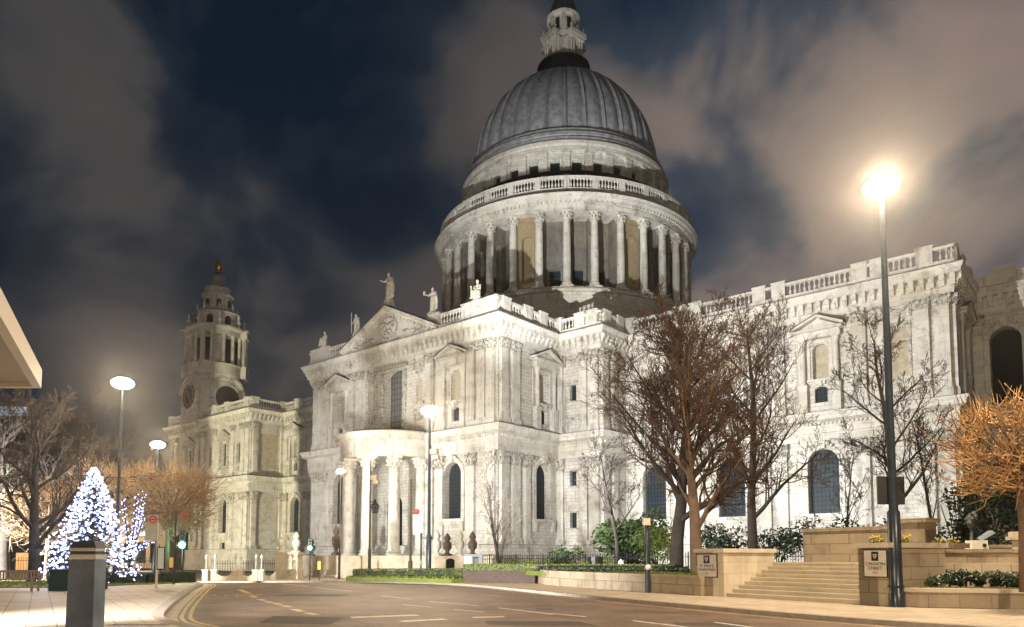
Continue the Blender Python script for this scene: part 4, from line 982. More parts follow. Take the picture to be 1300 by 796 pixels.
lawn('lawn', LW, .74); tuft_field('grass', LW, .74, 9000, .09, 3, 'short green grass on the raised lawn behind the low wall')
LW2 = [(-10.9, 48.2), (-3.6, 43.5), (-2.4, 44.8), (-2, 49), (-9, 56)]
lawn('lawn', LW2, .25); tuft_field('grass', LW2, .25, 3000, .12, 4, 'pale grass on the verge beside the kerb lamp posts')
LW3 = [(-45, 37), (-22.5, 37.2), (-19.8, 43), (-22, 47), (-32, 50), (-50, 50)]
lawn('lawn', LW3, .06); tuft_field('grass', LW3, .06, 3000, .1, 5, 'green grass around the Christmas tree')
# ================================================================ LOW WALLS, STEPS, SIGN PIERS
M['tan'] = stone_mat('tan_sandstone', (.36, .295, .215), (.13, .095, .065), course=.42, blk=1.15, joint=.45, stain=.7, bumpk=.5, warm=(.36, .27, .17))
M['pale'] = stone_mat('pale_block_stone', (.60, .53, .42), (.26, .2, .13), course=.45, blk=.9, joint=.18, stain=.5, bumpk=.2, warm=(.5, .38, .24))
M['brick_dark'] = mat('dark_brick', (.10, .07, .055), .9, c2=(.06, .045, .038), nscale=5, bump=.5)
def wl(a, d, z): return W(a, d, z)
class AD:
    """frame in (right, ahead) metres: s along direction, o to its right"""
    def __init__(s, a, d, ta, td): p = W(a, d); t = (RT * ta + FW * td).normalized(); s.f = Fr((p.x, p.y), (t.x, t.y))
def adfr(a, d, ta, td): return AD(a, d, ta, td).f
E1 = (.5425, -.84); E2 = (.84, .5425)
def poly_wall(name, line, h, th, m, label, cat, z0=-.3, cope=.12, over=.06, group=None, mc=None):
    L0 = W(*line[0]); root = empty(name, (L0.x, L0.y, gz(L0.x, L0.y)), label, cat, group)
    path = [W(a, d) for a, d in line]; path = [(p.x, p.y) for p in path]
    g = gz(L0.x, L0.y)
    mb = MB(); mb.sweep(path, [(-th / 2, g + z0), (-th / 2, g + h - cope), (th / 2, g + h - cope), (th / 2, g + z0)]); mb.build('wall_body', m, root, recalc=True)
    mb = MB(); mb.sweep(path, [(-th / 2 - over, g + h - cope + .002), (-th / 2 - over, g + h), (th / 2 + over, g + h), (th / 2 + over, g + h - cope + .002)] + [(-th / 2 - over, g + h - cope + .002)]); mb.build('coping', mc or m, root, recalc=True)
    return root
poly_wall('retaining_wall', smooth_line([(1.6, 45), (2.0, 41.5), (3.3, 38.1), (5.2, 34.4), (7.75, 29.75)], 4), .80, .35, M['tan'], 'low weathered sandstone wall holding up the lawn left of the steps', 'wall')
fs = adfr(8.35, 29.0, *E2)           # s goes back along the flight, o to the right (E1)
root = empty('sign_pier', W(8.1, 29.2), 'pale stone block wall left of the steps with a white street sign on its end', 'pier')
mb = MB(); mb.box(fs, 0, 3.1, -.55, .0, -.2, 1.74); mb.build('pier_body', M['pale'], root); mb = MB(); mb.box(fs, -.08, 3.2, -.63, .08, 1.742, 1.9, top=(.02, .02)); mb.build('coping', M['pale'], root)
mb = MB(); mb.box(fs, .0, .06, -1.6, -.551, -.2, 1.7); 
def sign_panel(f, s0, s1, o, z0, z1, lines, label):
    """enamelled street plate standing off a wall; the frame's outward side faces the street"""
    r = empty('street_sign', f((s0 + s1) / 2, o, z0), label, 'sign')
    mb = MB(); mb.box(f, s0 - .03, s1 + .03, o, o + .03, z0 - .03, z1 + .03); mb.build('frame', M['black'], r)
    mb = MB(); mb.box(f, s0, s1, o + .031, o + .04, z0, z1); mb.build('plate', M['enamel'], r)
    w_, h = s1 - s0, z1 - z0; mid = (s0 + s1) / 2; zt = z1
    mb = MB(); mb.box(f, mid - .13 * w_ * 1.2, mid + .13 * w_ * 1.2, o + .041, o + .046, zt - .40 * h, zt - .04 * h); em = mb.build('emblem_panel', M['black'], r)
    mb = MB(); cz = zt - .22 * h; k = w_ * .085
    mb.add([f(mid - k, o + .05, cz + k * 1.1), f(mid + k, o + .05, cz + k * 1.1), f(mid + k, o + .05, cz), f(mid, o + .05, cz - k * 1.5), f(mid - k, o + .05, cz)], [(0, 1, 2, 3, 4)][::1]); mb.build('shield', M['enamel'], em)
    mb = MB(); mb.box(f, mid - k * .18, mid + k * .18, o + .051, o + .054, cz - k * 1.1, cz + k * 1.05); mb.box(f, mid - k * .9, mid + k * .9, o + .0515, o + .0545, cz + k * .1, cz + k * .42); mb.build('cross', M['sign_red'], em)
    for i, (tx, sz) in enumerate(lines):
        t = ctext('lettering', tx, sz, M['sign_red'] if i == len(lines) - 1 else M['black'], r, .002)
        pos = f(mid, o + .045, zt - (.52 + .17 * i) * h) - world_loc(r); t.location = pos
        t.rotation_euler = (R(90), 0, math.atan2(f.t.y, f.t.x))
    return r
M['enamel'] = mat('white_enamel', (.62, .58, .50), .35, c2=(.54, .5, .43), nscale=3); M['sign_red'] = mat('red_enamel', (.38, .08, .06), .4)
fsg = adfr(7.62, 30.0, *E1)         # faces the street: outward = right of travel
fsg2 = fsg
mb = MB(); f = fs
fe = Fr((fs(0, -.0, 0).x, fs(0, 0, 0).y), (0, 1))
# the sign face looks towards the road (down-left); frame runs from the block's back-left to front-right
p0 = fs(-.0, -1.45, 0); p1 = fs(.0, .0, 0); fF = Fr((p0.x, p0.y), (p1.x - p0.x, p1.y - p0.y))
mb = MB(); mb.box(fF, .0, .90, -.5, -.001, -.2, 1.739); mb.build('pier_return', M['tan'], root)
mb = MB(); mb.box(fF, -.07, .83, -.58, .07, 1.742, 1.898); mb.build('coping', M['pale'], root)
sign_panel(fF, .12, 1.12, .002 if False else .01, .78, 1.66, [("ST PAUL'S", .17), ('CHURCHYARD', .125), ('EC4', .10)], "white street sign reading ST PAUL'S CHURCHYARD on the block left of the steps")
f = adfr(*G(190, 792, .0), 1, .0); dg_ = empty('drain_grating', f(0, 0, .0), 'ribbed dark grating strip in the pavement by the left kerb', 'grating'); mb = MB(); mb.box(f, -.85, .55, -.2, .2, .002, .008); mb.build('frame', M['iron_cover'], dg_); mb = MB()
for i in range(14): mb.box(f, -.8 + i * .095, -.75 + i * .095, -.17, .17, .0085, .016)
mb.build('ribs', M['black'], dg_)
# steps
st = empty('stone_steps', W(8.7, 29.2), 'broad flight of pale stone steps rising from the pavement between two sign piers', 'steps')
for i in range(9):
    mb = MB(); mb.box(fs, .15 + .36 * i, 4.6, .002, 5.68, -.15 if i == 0 else .15 * i - .03, .15 * (i + 1)); mb.box(fs, .12 + .36 * i, .16 + .36 * i, .004, 5.676, .15 * (i + 1) - .05, .15 * (i + 1) + .001)
    mb.build('step', M['pale'], st)
sheet('terrace', [(fs.p - CAM).dot(RT) and ((fs(4.4, 0, 0) - CAM).dot(RT), (fs(4.4, 0, 0) - CAM).dot(FW))] + [((fs(s, o_, 0) - CAM).dot(RT), (fs(s, o_, 0) - CAM).dot(FW)) for s, o_ in ((4.4, 14), (14, 14), (14, 0))], 1.34, M['slab'], thick=1.4)
def toad(p): return ((p - CAM).dot(RT), (p - CAM).dot(FW))
wb = empty('back_wall', fs(4.8, 1, 0), 'curved tan stone wall with a raised end pedestal at the head of the steps', 'wall')
mb = MB(); mb.box(fs, 4.65, 5.0, .3, 4.55, 1.2, 2.62); mb.build('wall_body', M['tan'], wb); mb = MB(); mb.box(fs, 4.6, 5.05, .25, 4.57, 2.622, 2.76); mb.build('coping', M['tan'], wb)
mb = MB(); mb.box(fs, 4.5, 5.3, 4.6, 5.5, 1.2, 2.84); mb.box(fs, 4.4, 5.4, 4.5, 5.6, 2.842, 3.0); mb.build('pedestal', M['tan'], wb)
# right pier and its curved flank
rp = empty('sign_pier', fs(0, 5.7, 0), 'brown sandstone sign pier right of the steps behind the tall black lamp post', 'pier')
mb = MB(); mb.box(fs, -.05, 3.6, 5.7, 6.35, -.2, 1.86); mb.build('pier_body', M['tan'], rp)
fR = Fr((fs(-.06, 5.7, 0).x, fs(-.06, 5.7, 0).y), (fs.n.x, fs.n.y))
cur = [toad(fs(-.05, 5.7, 0)), toad(fs(-.05, 6.9, 0))] + [toad(fs(-.05 + 2.3 * math.sin(t), 6.9 + .4 * (1 - math.cos(t)), 0)) for t in [R(10 * i) for i in range(1, 10)]]
path = [W(*p) for p in cur]; path = [(p.x, p.y) for p in path]
mb = MB(); mb.sweep(path, [(0, -.2), (0, 1.86), (-.35, 1.86), (-.35, -.2), (0, -.2)]); mb.build('curved_wall', M['tan'], rp, recalc=True)
top = [fs(s, o_, 0) for s, o_ in [(-.15, 5.6), (-.15, 6.9)] + [(-.15 + 2.45 * math.sin(R(10 * i)), 6.98 + .42 * (1 - math.cos(R(10 * i)))) for i in range(1, 10)] + [(3.7, 7.4), (3.7, 5.6)]]
mb = MB(); mb.prism([(p.x, p.y) for p in top], 1.87, 2.03); mb.build('coping', M['pale'], rp, recalc=True)
q0, q1 = fs(-.05, 5.75, 0), fs(-.05, 7, 0); fG = Fr((q0.x, q0.y), (q1.x - q0.x, q1.y - q0.y))
sign_panel(fG, .18, .92, .008, .95, 1.78, [('CANNON', .145), ('STREET', .145), ('EC4', .10)], 'white street sign reading CANNON STREET on the pier right of the steps')
poly_wall('planter_wall', [(12.35, 23.6), (12.75, 23.05), (16.2, 22.1), (24, 20.2)], .60, .32, M['tan'], 'low tan stone planter wall along the pavement at the far right', 'wall', mc=M['pale'])
poly_wall('garden_wall', [(15.3, 26.8), (19, 25.4), (26, 23.4)], 1.85, .35, M['tan'], 'higher tan garden wall behind the ivy at the far right', 'wall')
poly_wall('terrace_wall', [(14.8, 30.5), (20, 29.0), (26, 27.5)], 2.05, .3, M['tan'], 'set back low garden wall behind the white statue plinth', 'wall')
lawn('soil', [(12.6, 23.5), (16.2, 22.3), (24, 20.4), (25, 23.5), (19, 25.5), (15.3, 26.8), (13.2, 25.5)], .5, M['soil'])
gp = empty('gate_pillar', W(18.9, 27.0), 'pale stone pillar with a square cap at the right picture edge', 'pillar'); f = adfr(18.9, 27.0, 1, 0)
mb = MB(); mb.box(f, -.3, .3, -.3, .3, 0, 2.2); mb.build('shaft', M['pale'], gp); mb = MB(); mb.box(f, -.45, .45, -.42, .42, 2.2, 2.32); mb.box(f, -.38, .38, -.36, .36, 2.322, 2.5); mb.build('cap', M['pale'], gp)
# podium wall in front of the transept
poly_wall('podium_wall', [toad(Vector((-9.6, -44.6, 0))), toad(Vector((-9.0, -46, 0))), toad(Vector((18.0, -46, 0)))], 2.55, .6, M['pale'], 'long pale stone podium wall below the south portico', 'wall', z0=-.2, cope=.16, over=.08)
mb = MB(); mb.wbox(-9.2, 18, -45.6, -42.3, -1.2, 1.35); o = mb.build('podium', M['stone']); o['kind'] = 'structure'
# brick planter on the pavement
poly_wall('brick_planter', [(-2.9, 44.6), (1.4, 43.4)], .72, .5, M['brick_dark'], 'long dark brick planter under the lime green hedge', 'planter')
# ================================================================ STATUES ON THE TRANSEPT
def robed(name, loc, h, face, label, cat='statue', seated=False, staff=False, group='stone figures along the transept roofline', arm=0, ped_h=.9, seed=1, book=False):
    """a draped stone figure standing on (or seated on) its block; remeshed into one continuous body"""
    rnd = random.Random(seed); root = empty(name, loc, label, cat, group, rz=face); x0, y0, z0 = loc
    mb = MB()
    mb.box(ID, -.16 * h, .16 * h, -.14 * h, .14 * h, 0, ped_h * .75, top=(.02 * h, .02 * h)); mb.box(ID, -.19 * h, .19 * h, -.17 * h, .17 * h, 0, ped_h * .2); mb.lathe(0, 0, [(.17 * h, ped_h * .75), (.15 * h, ped_h)], 16)
    for v in mb.v: v += Vector((0, 0, 0))
    o = mb.build('plinth', M['stone_up'], None); o.parent = root
    b = MB(); z = ped_h
    def loft(sections, n=20, folds=.07):
        vs = []
        for i, (cx_0, cy_0, cz, rx, ry) in enumerate(sections):
            for j in range(n):
                a = 2 * PI * j / n; k = 1 + folds * math.sin(a * 5 + i * .35 + seed) * (1 - i / len(sections)); vs.append((cx_0 + rx * k * math.cos(a), cy_0 + ry * k * math.sin(a), cz))
        m_ = len(sections); b.add(vs, [(i * n + j, i * n + (j + 1) % n, (i + 1) * n + (j + 1) % n, (i + 1) * n + j) for i in range(m_ - 1) for j in range(n)] + [tuple(range(n - 1, -1, -1)), tuple((m_ - 1) * n + j for j in range(n))])
    # figure faces -y (towards the street) in its own frame
    if not seated:
        S = h
        loft([(0, 0, z, .15 * S, .13 * S), (.01 * S, 0, z + .1 * S, .135 * S, .12 * S), (.0, .0, z + .3 * S, .125 * S, .105 * S), (0, -.01 * S, z + .48 * S, .115 * S, .09 * S), (0, 0, z + .6 * S, .10 * S, .075 * S), (0, 0, z + .72 * S, .125 * S, .08 * S), (0, 0, z + .80 * S, .12 * S, .07 * S), (0, -.005 * S, z + .84 * S, .05 * S, .045 * S), (0, -.01 * S, z + .88 * S, .035 * S, .035 * S)])
        b.ball((0, -.02 * S, z + .925 * S), .062 * S, 12, 8, (.85, 1, 1.15)); b.ball((0, -.065 * S, z + .89 * S), .035 * S, 8, 6, (1, .8, 1.3))       # head and beard
        b.tube([(.12 * S, 0, z + .78 * S), (.17 * S, -.03 * S, z + .62 * S), (.11 * S, -.14 * S, z + .55 * S), (.05 * S, -.17 * S, z + .57 * S)], [.045 * S, .042 * S, .03 * S, .025 * S], 8)
        if arm: b.tube([(-.12 * S, 0, z + .78 * S), (-.2 * S, -.04 * S, z + .68 * S), (-.27 * S, -.14 * S, z + .72 * S), (-.30 * S, -.18 * S, z + .74 * S)], [.045 * S, .04 * S, .028 * S, .024 * S], 8)
        else: b.tube([(-.12 * S, 0, z + .78 * S), (-.17 * S, -.02 * S, z + .6 * S), (-.15 * S, -.13 * S, z + .5 * S)], [.045 * S, .04 * S, .028 * S], 8)
        b.tube([(.13 * S, .02 * S, z + .8 * S), (.17 * S, .05 * S, z + .5 * S), (.15 * S, .06 * S, z + .1 * S)], [.04 * S, .05 * S, .05 * S], 8)       # mantle
        if book: b.box(ID, -.36 * S, -.27 * S, .14 * S, .22 * S, z + .70 * S, z + .86 * S)
    else:
        S = h
        loft([(0, 0, z, .17 * S, .17 * S), (0, -.02 * S, z + .15 * S, .16 * S, .18 * S), (0, 0, z + .3 * S, .15 * S, .16 * S), (0, .05 * S, z + .42 * S, .12 * S, .10 * S), (0, .05 * S, z + .6 * S, .13 * S, .085 * S), (0, .045 * S, z + .68 * S, .05 * S, .05 * S), (0, .035 * S, z + .72 * S, .038 * S, .038 * S)])
        b.ball((0, .02 * S, z + .78 * S), .068 * S, 12, 8, (.85, 1, 1.15)); b.ball((0, -.03 * S, z + .74 * S), .035 * S, 8, 6)
        for sx in (-.07, .07): b.tube([(sx * S, .0, z + .34 * S), (sx * S * 1.3, -.2 * S, z + .33 * S), (sx * S * 1.4, -.24 * S, z + .04 * S), (sx * S * 1.4, -.31 * S, z + .02 * S)], [.08 * S, .07 * S, .05 * S, .035 * S], 8)
        b.tube([(.13 * S, .05 * S, z + .62 * S), (.18 * S, -.02 * S, z + .45 * S), (.1 * S, -.16 * S, z + .42 * S)], [.045 * S, .042 * S, .03 * S], 8)
        b.tube([(-.13 * S, .05 * S, z + .62 * S), (-.2 * S, -.04 * S, z + .48 * S), (-.15 * S, -.18 * S, z + .45 * S)], [.045 * S, .042 * S, .03 * S], 8)
        if seed == 7: b.tube([(-.19 * S, -.1 * S, z + .3 * S), (-.22 * S, -.1 * S, z + .5 * S)], [.06 * S, .05 * S], 8); b.ball((-.22 * S, -.12 * S, z + .57 * S), .045 * S, 8, 6)
    o = b.build('figure', M['stone_up'], None); md = o.modifiers.new('r', 'REMESH'); md.mode = 'VOXEL'; md.voxel_size = h * .014; md.use_smooth_shade = True
    dg = bpy.context.evaluated_depsgraph_get(); dg.update(); me = bpy.data.meshes.new_from_object(o.evaluated_get(dg)); o.modifiers.clear(); o.data = me; me.materials.clear(); me.materials.append(M['carve_pale']); o.parent = root
    if staff:
        t = MB(); t.tube([(-.19 * h, -.14 * h, z), (-.21 * h, -.14 * h, z + 1.08 * h)], .018 * h, 5); o = t.build('staff', M['stone_up'], None); o.parent = root
    return root
M['carve_pale'] = mat('weathered_statue_stone', (.62, .60, .53), .9, c2=(.26, .24, .19), nscale=2.2, bump=.4, bscale=6, ramp=(.5, .75))
robed('stone_statue', (-17.3, TY - .35, 32.03), 2.7, 0, 'seated stone saint on the far left corner pedestal of the transept roof', seated=True, ped_h=.12, seed=2)
robed('stone_statue', (-9.9, TY - .35, 31.95), 2.75, 0, 'standing stone saint with a staff just left of the pediment', staff=True, ped_h=.75, seed=3)
robed('stone_statue', (pc - .2, TY - .6, 34.75), 3.75, 0, 'tall standing stone saint with outstretched arm on the tip of the pediment', arm=1, ped_h=1.0, seed=4)
robed('stone_statue', (5.6, TY - .35, 32.03), 3.15, 0, 'standing stone saint holding out a cup just right of the pediment', arm=1, book=True, ped_h=.35, seed=5)
robed('stone_statue', (13.2, TY - .35, 32.03), 2.95, 0, 'seated stone saint with a child beside him, nearest the right corner of the transept roof', seated=True, ped_h=.12, seed=7)
# bigger parapet blocks under them
for x in (13.2, -17.3): mb = MB(); mb.wbox(x - 1.5, x + 1.5, TY - .75, TY + .05, 29.78, 32.01); mb.build('statue_pedestal', M['stone_up'], cath)
# ================================================================ STREET LAMPS
M['steel_black'] = mat('black_lamp_paint', (.014, .022, .036), .3, c2=(.03, .04, .055), nscale=4)
M['steel_warm'] = mat('weathered_lamp_paint', (.05, .042, .035), .4)
M['lamp_glow'] = mat('lamp_glass', (1, .9, .7), .5, emit=55, ecol=(1, .88, .70))
M['cool_glow'] = mat('camera_housing', (.7, .6, .5), .5, c2=(.5, .42, .35), nscale=3)
LAMPC = (1.0, .78, .52)
t_ = M['lamp_glow'].node_tree; t_.nodes.clear(); o_ = t_.nodes.new('ShaderNodeOutputMaterial'); a_ = t_.nodes.new('ShaderNodeAddShader'); e_ = t_.nodes.new('ShaderNodeEmission'); r_ = t_.nodes.new('ShaderNodeBsdfTransparent')
e_.inputs['Color'].default_value = (1, .88, .70, 1); e_.inputs['Strength'].default_value = 30; t_.links.new(e_.outputs[0], a_.inputs[0]); t_.links.new(r_.outputs[0], a_.inputs[1]); t_.links.new(a_.outputs[0], o_.inputs['Surface'])
def street_lamp(a, d, H, label, power, rb=.10, wide=.9, extra=None, cat='street lamp', group='tall street lamps along the road', drop=0., m=None, lean=0.):
    p = W(a, d, gza(a, d)); root = empty('street_lamp', p, label, cat, group); m = m or M['steel_black']; x, y, z = p
    mb = MB(); mb.lathe(x, y, [(rb * 1.75, z - .05), (rb * 1.75, z + .42), (rb * 1.55, z + .46), (rb * 1.5, z + 1.5), (rb * 1.45, z + 3.0 if H > 11 else z + 2.2), (rb * 1.0, z + (3.08 if H > 11 else 2.3)), (rb * .62, z + H - wide * .2)], 12); mb.lathe(x, y, [(rb * 1.85, z + .62), (rb * 1.85, z + .68)], 12)
    mb.build('pole', m, root, smooth=40)
    mb = MB(); mb.lathe(x, y, [(.08, z + H - .3), (.3, z + H - .12), (wide * .5, z + H), (wide * .5, z + H + .06), (.1, z + H + .2)], 20); mb.build('canopy', M['steel_black'], root, smooth=40) if False else None
    mb = MB(); mb.ball((x, y, z + H), wide * .5, 20, 12, (1, 1, .52)); mb.build('lantern', M['lamp_glow'], root, smooth=60)
    l = pt('lamp_light', (x, y, z + H), power * .62, LAMPC, .25); l.parent = root; l.location = Vector((0, 0, H))
    return root
S1 = street_lamp(12.15, 23.3, 13.75, 'tallest street lamp with a blue black pole in front of the CANNON STREET sign', 23000, rb=.135, wide=1.1)
f = adfr(12.15, 23.3, 1, 0); mb = MB(); mb.box(f, -.45, .42, -.12, -.06, 3.25, 4.15); sgn = mb.build('back_of_sign', M['black'], None, org=W(12.15, 23.3, 3.25)); tag(sgn, 'black back of a square traffic sign clamped to the tallest lamp post', 'sign')
S2 = street_lamp(-22.8, 42.3, 11.7, 'street lamp beside the Christmas tree with a slim dark pole', 7500, wide=1.2)
S3 = street_lamp(-31.2, 64, 12.1, 'more distant street lamp standing just behind the bus stop flag', 9000, wide=1.2)
S4 = street_lamp(-18.8, 80, 11.8, 'farthest of the three kerb lamps in front of the portico', 4000, rb=.09, m=M['steel_warm'])
S5 = street_lamp(-13.0, 67, 11.6, 'middle kerb lamp carrying an old lantern on a bracket before the portico', 3500, m=M['steel_warm'])
S6 = street_lamp(-5.5, 48.5, 11.35, 'nearest kerb lamp with a straight black pole right of the portico', 6500, rb=.12, wide=1.2)
street_lamp(-14.5, -5, 12, 'unseen street lamp added behind the viewpoint to light the left pavement', 34000, wide=1.4)  # this lamp and the next are added, unseen, to brighten the ground
street_lamp(17, 1.5, 12, 'unseen street lamp added behind the viewpoint to light the right pavement', 20000, wide=1.4)
# fittings clamped to the poles: their own things
def lantern_bracket(a, d, z, label):
    p = W(a, d, z); r = empty('wall_lantern', p, label, 'lantern'); f = adfr(a, d, 1, 0)
    mb = MB(); mb.box(f, -.1, .45, -.05, .05, z + .9, z + 1.0); mb.tube([f(0, 0, z + .3), f(.25, 0, z + .6), f(.4, 0, z + .92)], .035, 5); mb.build('bracket', M['black'], r)
    q = f(.45, 0, z); mb = MB(); mb.lathe(q.x, q.y, [(.18, z - .1), (.3, z + .0)], 6); mb.lathe(q.x, q.y, [(.42, z + .62), (.2, z + .85), (.1, z + .95), (.12, z + 1.05), (.02, z + 1.25)], 6)
    for i in range(6): t = PI / 3 * i; mb.tube([(q.x + .27 * math.cos(t), q.y + .27 * math.sin(t), z), (q.x + .38 * math.cos(t), q.y + .38 * math.sin(t), z + .62)], .025, 4)
    mb.build('cage', M['black'], r)
    mb = MB(); mb.lathe(q.x, q.y, [(.22, z + .02), (.33, z + .6)], 6); mb.build('glass_pane', M['glass_grey'], r); return r
lantern_bracket(-13.0, 67, 5.6, 'old fashioned black hexagonal lantern bracketed off the middle kerb lamp')
def cam_box(a, d, z, label, k=1.):
    p = W(a, d, z); r = empty('floodlight', p, label, 'floodlight', 'floodlights clamped to lamp posts'); f = adfr(a, d, .9, -.4)
    mb = MB(); mb.box(f, .05, .12, -.05, .05, z + .2, z + .9 * k); mb.build('arm', M['black'], r)
    mb = MB(); v0 = len(mb.v); mb.box(f, .12, .62 * k, -.18, .18, z + .25, z + .6 * k); mb.box(f, .3, .75 * k, -.15, .15, z - .1, z + .2 * k, top=(.05, .02)); mb.build('housing', M['cool_glow'], r); return r
cam_box(-5.5, 48.5, 8.1, 'pale tilted floodlight boxes high on the nearest kerb lamp')
cam_box(-13.0, 67, 8.3, 'pale floodlight boxes high on the middle kerb lamp above the lantern', 1.2)
# ornate cctv mast with no lamp
def mast(a, d, H, label):
    p = W(a, d, gza(a, d)); r = empty('signal_mast', p, label, 'mast'); x, y, z = p
    mb = MB(); mb.lathe(x, y, [(.16, z), (.16, z + 1.3), (.09, z + 1.4), (.05, z + H)], 10); mb.build('pole', M['steel_warm'], r, smooth=40)
    return r
mast(-6.85, 49.5, 6.9, 'thin black mast with a white banner beside the nearest kerb lamp')
bn = empty('banner', W(-6.5, 49.5, 2.8), 'white hanging banner with a red ball above it on the thin mast', 'banner'); f = adfr(-6.75, 49.5, 1, 0)
M['white_sheet'] = mat('white_banner_cloth', (.85, .82, .76), .8); M['redp'] = mat('red_paint', (.55, .06, .04), .5)
mb = MB(); mb.box(f, .05, .72, -.03, .03, 3.05, 4.4); mb.build('cloth', M['white_sheet'], bn); mb = MB(); mb.ball(f(.3, 0, 4.6), .2, 10, 6); mb.build('ball', M['redp'], bn)
# fingerpost
fp = empty('fingerpost', W(-6.1, 49.2, -.02), 'slim dark pedestrian fingerpost between the mast and the nearest kerb lamp', 'signpost'); f = adfr(-6.1, 49.2, 1, 0); q = f(0, 0, 0)
mb = MB(); mb.lathe(q.x, q.y, [(.1, -.05), (.1, .5), (.055, .6), (.055, 3.0), (.08, 3.05), (.02, 3.2)], 8); mb.build('post', M['black'], fp); mb = MB(); mb.box(f, .06, .75, -.02, .02, 2.72, 2.9); mb.box(f, -.08, .08, -.08, .08, 1.0, 1.35); mb.build('finger', M['black'], fp)
# green traffic signals -------------------------------------------------------
M['green_glow'] = mat('green_lens', (.1, 1, .7), .4, emit=45, ecol=(.12, 1, .62)); M['lens_off'] = mat('unlit_lens', (.03, .01, .01), .3)
def signal(a, d, h, label):
    z = gza(a, d); r = empty('traffic_light', W(a, d, z), label, 'traffic light', 'green traffic lights by the road'); f = adfr(a, d, 1, 0); q = f(0, 0, 0)
    mb = MB(); mb.lathe(q.x, q.y, [(.06, z), (.05, z + h)], 8); mb.build('post', M['black'], r)
    mb = MB(); mb.box(f, -.2, .2, -.12, .12, z + h - .1, z + h + 1.0); mb.box(f, -.28, .28, -.13, -.1, z + h - .2, z + h + 1.1); mb.build('head', M['black'], r)
    mb = MB()
    for k, zz in enumerate((.82, .48)): mb.ball(f(0, .13, z + h + zz), .1, 10, 6, (1, 1, 1))
    mb.build('dark_lens', M['lens_off'], r)
    mb = MB(); mb.ball(f(0, .16, z + h + .14), .2, 12, 8); mb.build('green_lens', M['green_glow'], r)
    l = pt('signal_glow', f(0, .9, z + h + .14), 60, (.15, 1, .6), .1); l.parent = r; l.location -= world_loc(r)
signal(-21.3, 47.5, 2.2, 'green traffic light on a short post in front of the chapel railings'); signal(-20.9, 76, 3.2, 'green traffic light against the left end of the podium wall')
M['yellow_plate'] = mat('yellow_plate', (.85, .52, .05), .5)
def plate_post(a, d, h, label):
    z = gza(a, d); r = empty('marker_post', W(a, d, z), label, 'post', 'low posts with yellow plates'); f = adfr(a, d, 1, 0); q = f(0, 0, 0)
    mb = MB(); mb.lathe(q.x, q.y, [(.05, z), (.05, z + h)], 6); mb.build('post', M['black'], r); mb = MB(); mb.box(f, -.15, .15, .06, .09, z + h * .55, z + h * .95); mb.build('plate', M['yellow_plate'], r)
plate_post(-21.4, 46.3, 1.6, 'yellow plate on a short post under the left traffic light'); plate_post(-19.4, 74, 2.1, 'yellow plate on a post against the podium wall')
# thin post in the planter, with a small box
gp2 = empty('slim_post', W(5.95, 32.3), 'slim green black post with a small pale box, in front of the low lawn wall', 'post'); q = W(5.95, 32.3); 
mb = MB(); mb.lathe(q.x, q.y, [(.11, -.05), (.11, 1.6), (.1, 3.2), (.045, 3.3), (.035, 7.4)], 10); mb.lathe(q.x, q.y, [(.13, .95), (.13, 1.15)], 10); mb.build('pole', M['steel_green'] if 'steel_green' in M else M['steel_black'], gp2, smooth=40)
mb = MB(); f = adfr(5.95, 32.3, 1, 0); mb.box(f, -.2, .1, .04, .3, 2.95, 3.25); mb.build('box', M['cool_glow'], gp2); mb = MB(); mb.ball(f(.0, .12, 1.12), .13, 8, 6); mb.build('reflector', M['white_sheet'], gp2)
# ================================================================ LEFT FOREGROUND
M['machine'] = mat('brushed_steel', (.20, .26, .36), .5, metal=.2, c2=(.11, .14, .19), nscale=2)
tm = empty('information_pillar', W(-5.2, 9.0), 'grey metal pillar with two bright bands near its top in the left foreground', 'pillar'); f = adfr(-5.2, 9.0, 1, .05)
mb = MB(); mb.box(f, -.165, .165, -.14, .14, 0, 1.56, top=(.012, .01)); mb.build('body', M['machine'], tm)
mb = MB(); mb.box(f, -.16, .16, -.13, .13, 1.561, 1.62); mb.box(f, -.15, .15, -.12, .12, 1.66, 1.70); mb.build('bright_band', mat('polished_steel', (.75, .75, .78), .25, metal=.6), tm)
mb = MB(); mb.box(f, -.145, .145, -.115, .115, 1.6, 1.72); mb.box(f, -.165, .165, -.135, .135, 1.70, 1.78, top=(.05, .04)); mb.build('cap', mat('grey_cap', (.05, .06, .08), .4), tm)
# bus stop
bs = empty('bus_stop', W(-17.2, 35.6), 'bus stop post with a grey flag and timetable case beside the kerb', 'bus stop'); f = adfr(-17.2, 35.6, 1, 0); q = f(0, 0, 0)
mb = MB(); mb.lathe(q.x, q.y, [(.2, 0), (.2, .03), (.06, .06), (.05, 3.2)], 10); mb.build('post', M['cool_glow'], bs, smooth=40)
M['grey_panel'] = mat('grey_flag_panel', (.46, .47, .44), .5, c2=(.38, .39, .36), nscale=3)
mb = MB(); mb.box(f, -.62, .12, -.03, .03, 2.35, 3.12); mb.build('flag', M['grey_panel'], bs)
mb = MB(); mb.box(f, -.6, .1, -.035, -.031, 2.4, 3.08); mb.box(f, .05, .42, .06, .12, .95, 2.05); mb.build('timetable_case', M['black'], bs); mb = MB(); mb.box(f, .09, .38, .121, .126, 1.0, 2.0); mb.build('timetable', mat('timetable_sheet', (.55, .66, .68), .4), bs)
